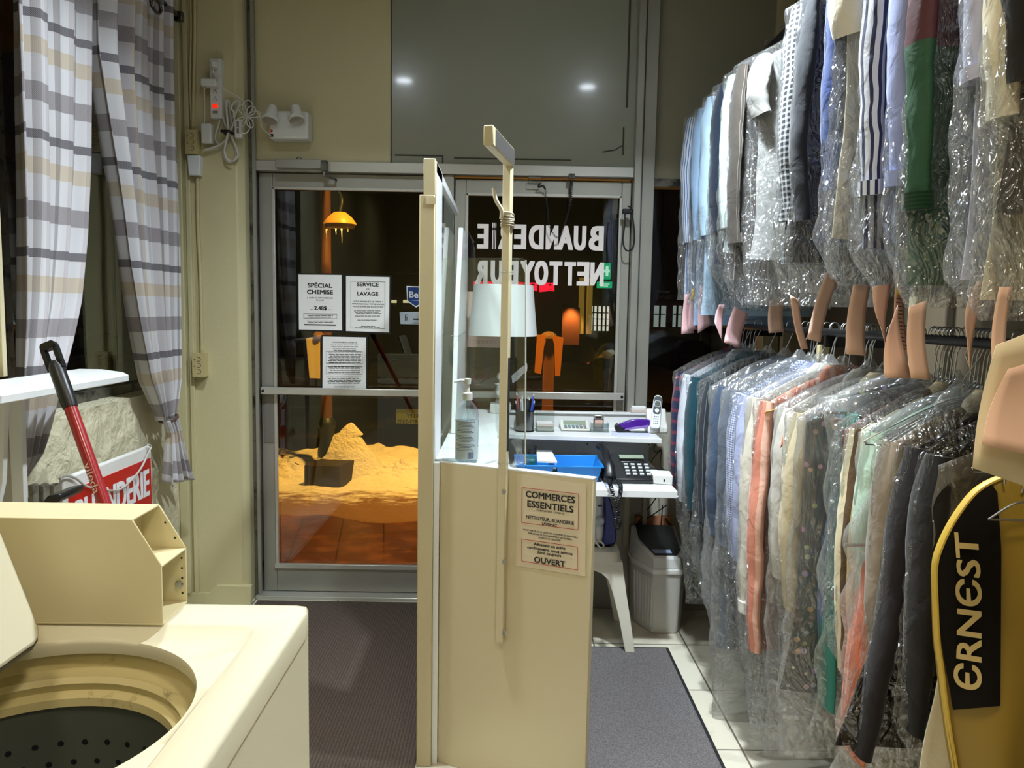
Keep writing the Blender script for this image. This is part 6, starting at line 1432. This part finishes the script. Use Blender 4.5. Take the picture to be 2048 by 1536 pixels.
def snow_mat():
    t = NT('snow'); b = t.new('BsdfPrincipled', Roughness=.6); tc = t.new('TexCoord').outputs['Object']; sp = t.new('SeparateXYZ'); t.link(tc, sp.inputs[0])
    n = t.new('TexNoise', Scale=9.0, Detail=8.0, Roughness=.7); mp = t.new('Mapping'); mp.inputs['Scale'].default_value = (.6, 1.6, 1); t.link(tc, mp.inputs['Vector']); t.link(mp.outputs[0], n.inputs['Vector'])
    n2 = t.new('TexNoise', Scale=30.0, Detail=4.0); t.link(tc, n2.inputs['Vector'])
    thin = t.math('MULTIPLY', t.math('SUBTRACT', 6.75, sp.outputs[1]), .55)      # slush thins out towards the sidewalk
    f = t.ramp(t.math('ADD', n.outputs[0], t.math('MAXIMUM', thin, -.12)), [(.60, (0, 0, 0, 1)), (.82, (1, 1, 1, 1))])
    c = t.mix(f, lin('#eceef0'), lin('#7a5a38')); t.link(c, b.inputs['Base Color'])
    t.link(t.bump(t.math('ADD', n.outputs[0], t.math('MULTIPLY', n2.outputs[0], .5)), 1.0, .035), b.inputs['Normal']); t.link(b.outputs[0], t.out.inputs[0]); return t.m
SNOW = snow_mat()
def snow(name, lab, fn, nu, nv, cat='snow'):
    m = MB(); m.grid(nu, nv, fn); o = m.build(name, SNOW, smooth=80); o['kind'] = 'stuff'; tag(o, lab, cat); return o
def bank(u, v):
    x = -6+12*u; y = 5.60+2.05*v
    e = min(1, max(0, (v-.02)*2.6)); n = .5+.5*nz((x, y, 0), 1.3, 2)
    g = min(1, max(0, (v-.5)/.3)); h = .022*e+.15*g*g*(3-2*g)*(1+.5*nz((x, y, 0), 2.2, 5))+.022*e*nz((x, y, 0), 4, 1)+(.012+.03*g)*e*nz((x, y, 1), 10, 4)
    edge = .02*nz((x, y, 5), 4)*(v < .3)
    return (x, y+.25*nz((x, 0, 0), .8, 3)+.10*nz((x, 1, 0), 4, 6), GZ+(-.02 if v < .03 else .004+max(0, h+edge)))
snow('snow_bank', 'orange-lit snow bank along the edge of the brick sidewalk', bank, 220, 60)
def pile(u, v):
    q = 2*math.pi*u; r = .36*v; c = aY(686, 960, 7.05); x = c.x+.02+r*math.cos(q)*(1.0 if math.cos(q) < 0 else 1.25); y = 7.05+r*math.sin(q)*.5
    h = (1-v**1.5)*.43; h += .07*nz((x, y, 0), 4.5, 3)*(.4+v)*(1-v)+.03*nz((x, y, 0), 12, 5)
    return (x+(.06*(1-v) if v < .3 else 0)-.0, y, GZ+.10+h-.12*v)
snow('snow_pile', 'tall lump of snow heaped against the base of the lamp post', pile, 60, 26)
for lab, x0, y0, r0, k in (('pale blue-grey lumps of snow left of the lamp post', 575, 915, .30, 3), ('low lumps of snow on the bank right of the lamp post', 800, 915, .34, 6)):
    c = aY(x0, y0+30, 7.0)
    snow('snow_lumps', lab, lambda u, v, c=c, r0=r0, k=k: (lambda q, r: (c.x+r*1.5*math.cos(q), c.y+r*.7*math.sin(q), GZ+.06+.13*(1-v)**.6*(1+.5*nz((u*6, v*4, k), 2))+.05*nz((r*math.cos(q), r*math.sin(q), k), 9)-.1*v))(2*math.pi*u, r0*v), 50, 20)
def farbank(u, v):
    x = -14+28*u; y = 14+2.4*v; return (x, y, GZ-.05+max(0, .55*math.sin(math.pi*v)+.16*nz((x, y, 0), 1.2, 3)+.09*nz((x, y, 2), 3, 5)))
o_ = snow('snow_bank', 'dark dirty snow ridge on the far side of the street', farbank, 140, 18)
o_.data.materials.clear(); o_.data.materials.append(mat('dirty_snow', '#5c5549', .8, noise_s=1.5, noise_a=.4, bump=.8, bump_s=9, dirt='#a59a80', dirt_s=1.1, dirt_t=.56))
# street lamp with planter foot
IRON = mat('lamp_iron', '#1d2522', .45, .3)
Yp = 7.05; c = aY(654, 930, Yp)
t = thing('street_lamp', 'black street lamp post with an iced lantern outside the glass door', 'street lamp', (c.x, Yp, GZ+.1))
zf = lambda y: aY(654, y, Yp).z
MB().lathe((c.x, Yp, 0), [(.085, GZ), (.08, zf(915)), (.085, zf(905)), (.07, zf(880)), (.07, zf(858)), (.085, zf(853)), (.085, zf(846)), (.07, zf(840)), (.055, zf(835))], 20).build('base', IRON, t)
MB().lathe((c.x, Yp, 0), [(.052, zf(838)), (.048, zf(600)), (.046, zf(330))], 18).build('pole', mat('lamp_pole_brown', '#5b3a1c', .5), t)
Yl = 6.7; lc = aY(680, 445, Yl)
MB().lathe((lc.x, Yl, lc.z), [(.0, .09), (.05, .085), (.10, .045), (.135, .0), (.14, -.015), (.0, -.015)], 24, cap=False).build('lantern_top', mat('amber_lantern', '#e8a53a', .4, emit='#f0a030', estr=.35), t)
MB().lathe((lc.x, Yl, lc.z), [(.0, -.016), (.13, -.018), (.12, -.045), (.0, -.05)], 24, cap=False).build('lantern_lens', mat('lantern_glass', '#9a7b45', .3), t)
MB().tube(spline([Vector((c.x, Yp, zf(380))), Vector((c.x+.05, Yp-.1, zf(360))), Vector((lc.x, Yl+.06, lc.z+.22)), Vector((lc.x, Yl, lc.z+.09))], 6), .014, 8).build('bracket', IRON, t)
for k, (dx, ln) in enumerate(((-.10, .12), (-.02, .08), (.03, .15), (.08, .06))): MB().tube([(lc.x+dx, Yl-.08, lc.z-.03), (lc.x+dx+.004, Yl-.08, lc.z-.03-ln)], [.008, .002], 6).build('icicle', clear('ice', '#dfe6ea', .2, .5, .05, .25), t)
l = lamp('lamp_glow', 'AREA', (lc.x, Yl, lc.z-.06), 6, COL_STREET, .2, (lc.x, Yl+.0001, 0), parent=t)
t = thing('planter_block', 'dark square block half buried in the snow at the lamp post foot', 'block', (aY(650, 955, 6.75).x, 6.75, GZ))
a, b = aY(609, 962, 6.7), aY(680, 930, 6.7)
MB().prism([(a.x, 6.68, GZ), (b.x, 6.68, GZ), (b.x+.10, 7.0, GZ), (a.x+.08, 7.0, GZ)], (0, 0, b.z-GZ)).build('block', mat('dark_block', '#231d17', .7), t, bevel=.01)
# tall sodium lamp that lights the walk (stands out of view above)
t = thing('sodium_street_light', 'tall sodium street light over the sidewalk, out of view above the shop', 'street lamp', (2.6, 5.3, GZ))
MB().lathe((2.6, 5.3, 0), [(.07, GZ), (.06, 5.2)], 14).build('pole', IRON, t)
MB().tube([(2.6, 5.3, 5.15), (.3, 5.3, 5.4)], .04, 10).build('arm', IRON, t)
MB().lathe((.2, 5.3, 5.3), [(.18, 0), (.16, .08), (.05, .14), (0, .14)], 20).build('head', IRON, t)
lamp('sodium_bulb', 'AREA', (.2, 5.3, 5.28), P_STREET, COL_STREET, .3, (-.2, 6.7, 0), parent=t, spot=105)
MB().box(-6, 6, D+.10, D+.35, CEIL+.12, 6.5).build('wall_outside', BRICKD if 'BRICKD' in globals() else DARKF, kind='structure')
MB().box(-4, 4, D+.10, D+.95, 3.0, 3.12).build('added_awning', DARKF, kind='structure')  # unseen awning, added to keep the street light out of the shop
# sign backs on wooden posts
WOODP = mat('post_wood', '#8a5526', .7, noise_s=8, noise_a=.25)
def signback(lab, px, yp, top, bot, col, quads, Y):
    t = thing('street_sign', lab, 'sign', aY(px, bot, Y))
    a, b = aY(px-11, 700, Y).x, aY(px+11, 700, Y).x
    MB().box(a, b, Y, Y+.09, GZ, aY(px, top, Y).z).build('post', WOODP, t, bevel=.006)
    for q in quads: MB().quad(q, Y-.02, .006).build('sign_plate', mat('plate_'+col, col, .5), t)
    MB().lathe(aY(px, top, Y)+Vector((0, .04, -.02)), [(.07, 0), (.06, .03), (.03, .05), (0, .055)], 14).build('snow_cap', SNOW, t)
signback('orange-lit pair of sign plates on a wooden post outside the right door', 1098, 0, 672, 900, '#e08a2a', [[(1074, 669), (1096, 671), (1088, 692), (1082, 748), (1069, 745)], [(1103, 671), (1127, 675), (1120, 752), (1110, 752), (1109, 690)]], 6.0)  # the sodium lamp's orange is put into the plates' own colour
t = thing('street_sign', 'cream sign plate strapped to the lamp post behind the door notices', 'sign', aY(628, 757, 6.96))
MB().quad([(612, 677), (640, 671), (640, 757), (619, 756)], 6.96, .006).build('sign_plate', mat('plate_cream', '#d8cfa6', .5), t)
for y in (690, 740): a = aY(642, y, 6.99); MB().box(a.x-.04, c.x+.06, 6.968, 6.995, a.z-.012, a.z+.012).build('strap', IRON, t)
MB().lathe(aY(637, 672, 6.98), [(.05, -.01), (.045, .02), (.02, .04), (0, .045)], 14).build('snow_cap', SNOW, t)
# buildings and lights across the street
DARKB = mat('dark_facade', '#3a2c22', .8, noise_s=.4, noise_a=.3); BRICKD = mat('brick_facade', '#4a261c', .8, noise_s=.6, noise_a=.3)
YB = 24
bd = thing('building', 'dark brown building across the street with gold lit pilasters', 'building', aY(1000, 700, YB))
MB().rect(520, 180, 1228, 724, YB, 3).build('facade', DARKB, bd)
for x0 in (1160, 1176): MB().rect(x0, 555, x0+7, 668, YB-.25, .25).build('pilaster', mat('gold_pilaster', '#c29a4a', .5, emit='#b08434', estr=.5), bd)  # glow in the material stands for the light on the pilasters
MB().rect(1125, 615, 1158, 690, YB-.3, .3).build('brick_pier', mat('pier_brick', '#a85a2c', .8, noise_s=2, noise_a=.2), bd)
lamp('pier_lamp', 'SPOT', aY(1143, 605, YB-.6), 130, (1, .6, .25), .1, aY(1143, 690, YB-.2), spot=70, parent=bd)
MB().rect(760, 545, 1000, 549, YB-.2, .2).build('cornice', mat('cornice_tan', '#6d5a40', .7), bd)
MB().rect(772, 600, 793, 606, YB-.05, .05).build('lit_window', glow('lit_cream', '#f4e3a4', .9), bd); MB().rect(806, 600, 822, 606, YB-.05, .05).build('lit_window', glow('lit_cream', '#f4e3a4', .9), bd)
for x0 in (772, 806): MB().rect(x0, 606.5, x0+18, 614, YB-.05, .05).build('window', mat('grey_window', '#5b626c', .3), bd)
w_ = MB().rect(1178, 612, 1217, 662, YB-.05, .05).build('lit_shop_window', glow('lit_white', '#f6eeda', .95), bd)
m = MB()
for x in (1186, 1194, 1203, 1211): m.rect(x, 612, x+1.6, 662, YB-.12, .05)
for y in (624, 637, 650): m.rect(1178, y, 1217, y+(4 if y == 624 else 2), YB-.12, .05)
m.build('window_bars', DARKB, w_)
b2 = thing('building', 'brick building across the street at the right with a white sign', 'building', aY(1330, 700, YB-2))
MB().rect(1262, 372, 1420, 735, YB-2, 4).build('facade', BRICKD, b2)
for x0, x1 in ((1309, 1331), (1347, 1362)): 
    w_ = MB().rect(x0, 611, x1, 654, YB-2.06, .05).build('lit_window', glow('lit_cool', '#b9c4bd', .55), b2)
    m = MB(); m.rect((x0+x1)/2-1, 611, (x0+x1)/2+1, 654, YB-2.12, .05); m.rect(x0, 628, x1, 630, YB-2.12, .05); m.build('window_bars', BRICKD, w_)
p = aY(1328, 598, YB-2.1); m = MB(); m.text('Hut', p, (1, 0, .06), (.25, 0, 1), .17, .48, 'c', .03); m.build('lit_lettering', glow('sign_white', '#eaf4ff', 1.2), b2)
m = MB(); m.tube([aY(1310, 586, YB-2.1), aY(1318, 582, YB-2.1), aY(1340, 584, YB-2.1)], .03, 5); m.build('lit_roof_mark', glow('sign_white', '#eaf4ff', 1.2), b2)
b3 = thing('building', 'dim grey building across the street seen through the left door', 'building', aY(600, 700, YB+6))
MB().rect(430, 250, 620, 698, YB+8, 5).build('facade', mat('grey_facade', '#2c2e30', .8), b3)
t = thing('neon_sign', 'glowing red neon sign across the street behind the white letters', 'sign', aY(1040, 590, YB-.4)); 
MB().rect(950, 568, 1106, 571, YB-.45, .5).build('mounting_bar', IRON, t)
RN = glow('neon_red', '#ff1a38', 1.6)
for k, x in enumerate((956, 974, 992, 1008, 1030, 1048, 1066, 1084, 1100)):
    m = MB(); y = 573+.1*(x-956)*.12; p = [(x-6, y-8), (x+6, y-8), (x+6, y+6), (x-6, y+6)]
    m.tube([aY(*q, YB-.5) for q in p], .055, 6, closed=(k % 3 != 1)); m.tube([aY(x-6, y, YB-.5), aY(x+6, y, YB-.5)], .05, 6); m.build('neon_shape', RN, t)
for q in ((886, 562, 900, 578), (905, 556, 915, 580)): MB().rect(*q, YB-.5, .1).build('neon_shape', RN, t)  # added red blocks stand for the neon's reflection in the clear partition
t = thing('pharmacy_sign', 'green lit cross sign across the street, right of the white letters', 'sign', aY(1212, 575, YB-1))
MB().rect(1212, 545, 1215, 570, YB-.75, .8).build('mount', IRON, t)
G0 = glow('pharmacy_green', '#18b070', 1.0); G1 = glow('pharmacy_pale', '#c9ffe6', 1.0)
MB().rect(1207, 526, 1221, 558, YB-1, .3).build('sign_box', G0, t); MB().rect(1196, 563, 1224, 576, YB-1, .3).build('name_box', G0, t)
m = MB(); m.rect(1212, 532, 1216.5, 552, YB-1.1, .05); m.rect(1208.5, 539, 1219.5, 545, YB-1.1, .05); m.build('cross', G1, t)
m = MB(); m.rect(1200, 567, 1219, 569, YB-1.1, .05); m.rect(1200, 571, 1216, 573, YB-1.1, .05); m.build('name_bars', G1, t)
t = thing('blue_light', 'blue white vertical light sign far off beyond the left door', 'light', aY(600, 495, YB+2))
for k, (x, y, w, h) in enumerate(((599, 472, 4, 8), (597, 482, 6, 9), (600, 488, 5, 5), (597, 498, 4, 6), (601, 500, 4, 7), (599, 509, 3, 4))): MB().rect(x-w/2, y-h/2, x+w/2, y+h/2, YB+2, .1).build('lit_segment', glow('bluewhite', '#bfe6ff', 1.3), t)
# parked cars half hidden by the banks
def car(lab, x0, x1, yt, yb, Y, col):
    t = thing('parked_car', lab, 'car', aY((x0+x1)/2, yb, Y)); a, b = aY(x0, yb, Y), aY(x1, yt, Y); w = b.x-a.x; h = b.z-a.z; z0 = GZ-.06
    P = [(0, .25), (.02, .5), (.2, .58), (.33, .95), (.45, 1), (.68, 1), (.82, .62), (.97, .55), (1, .3), (.98, .18), (.02, .18)]
    cm = mat('car_'+col, col, .25, coat=.5); MB().prism([(a.x+w*x, Y, z0+h*z) for x, z in P], (0, 1.7, 0)).build('body', cm, t, bevel=.06, seg=3)
    MB().prism([(a.x+w*x, Y-.01, z0+h*z) for x, z in ((.25, .6), (.36, .92), (.66, .92), (.76, .62))], (0, .02, 0)).build('window', BLACKP, t)
    for x in (.2, .8): MB().lathe((a.x+w*x, Y-.02, z0+.32), [(.32, 0), (.32, .22), (0, .22)], 20, (0, 1, 0)).build('wheel', mat('black_rubber', '#17171a', .6), t)
car('dark car parked across the street seen below the window sign', 1170, 1345, 655, 720, 17, '#151517')
car('dark blue car parked across the street seen behind the lamp', 890, 1020, 690, 760, 11.7, '#1c2740')
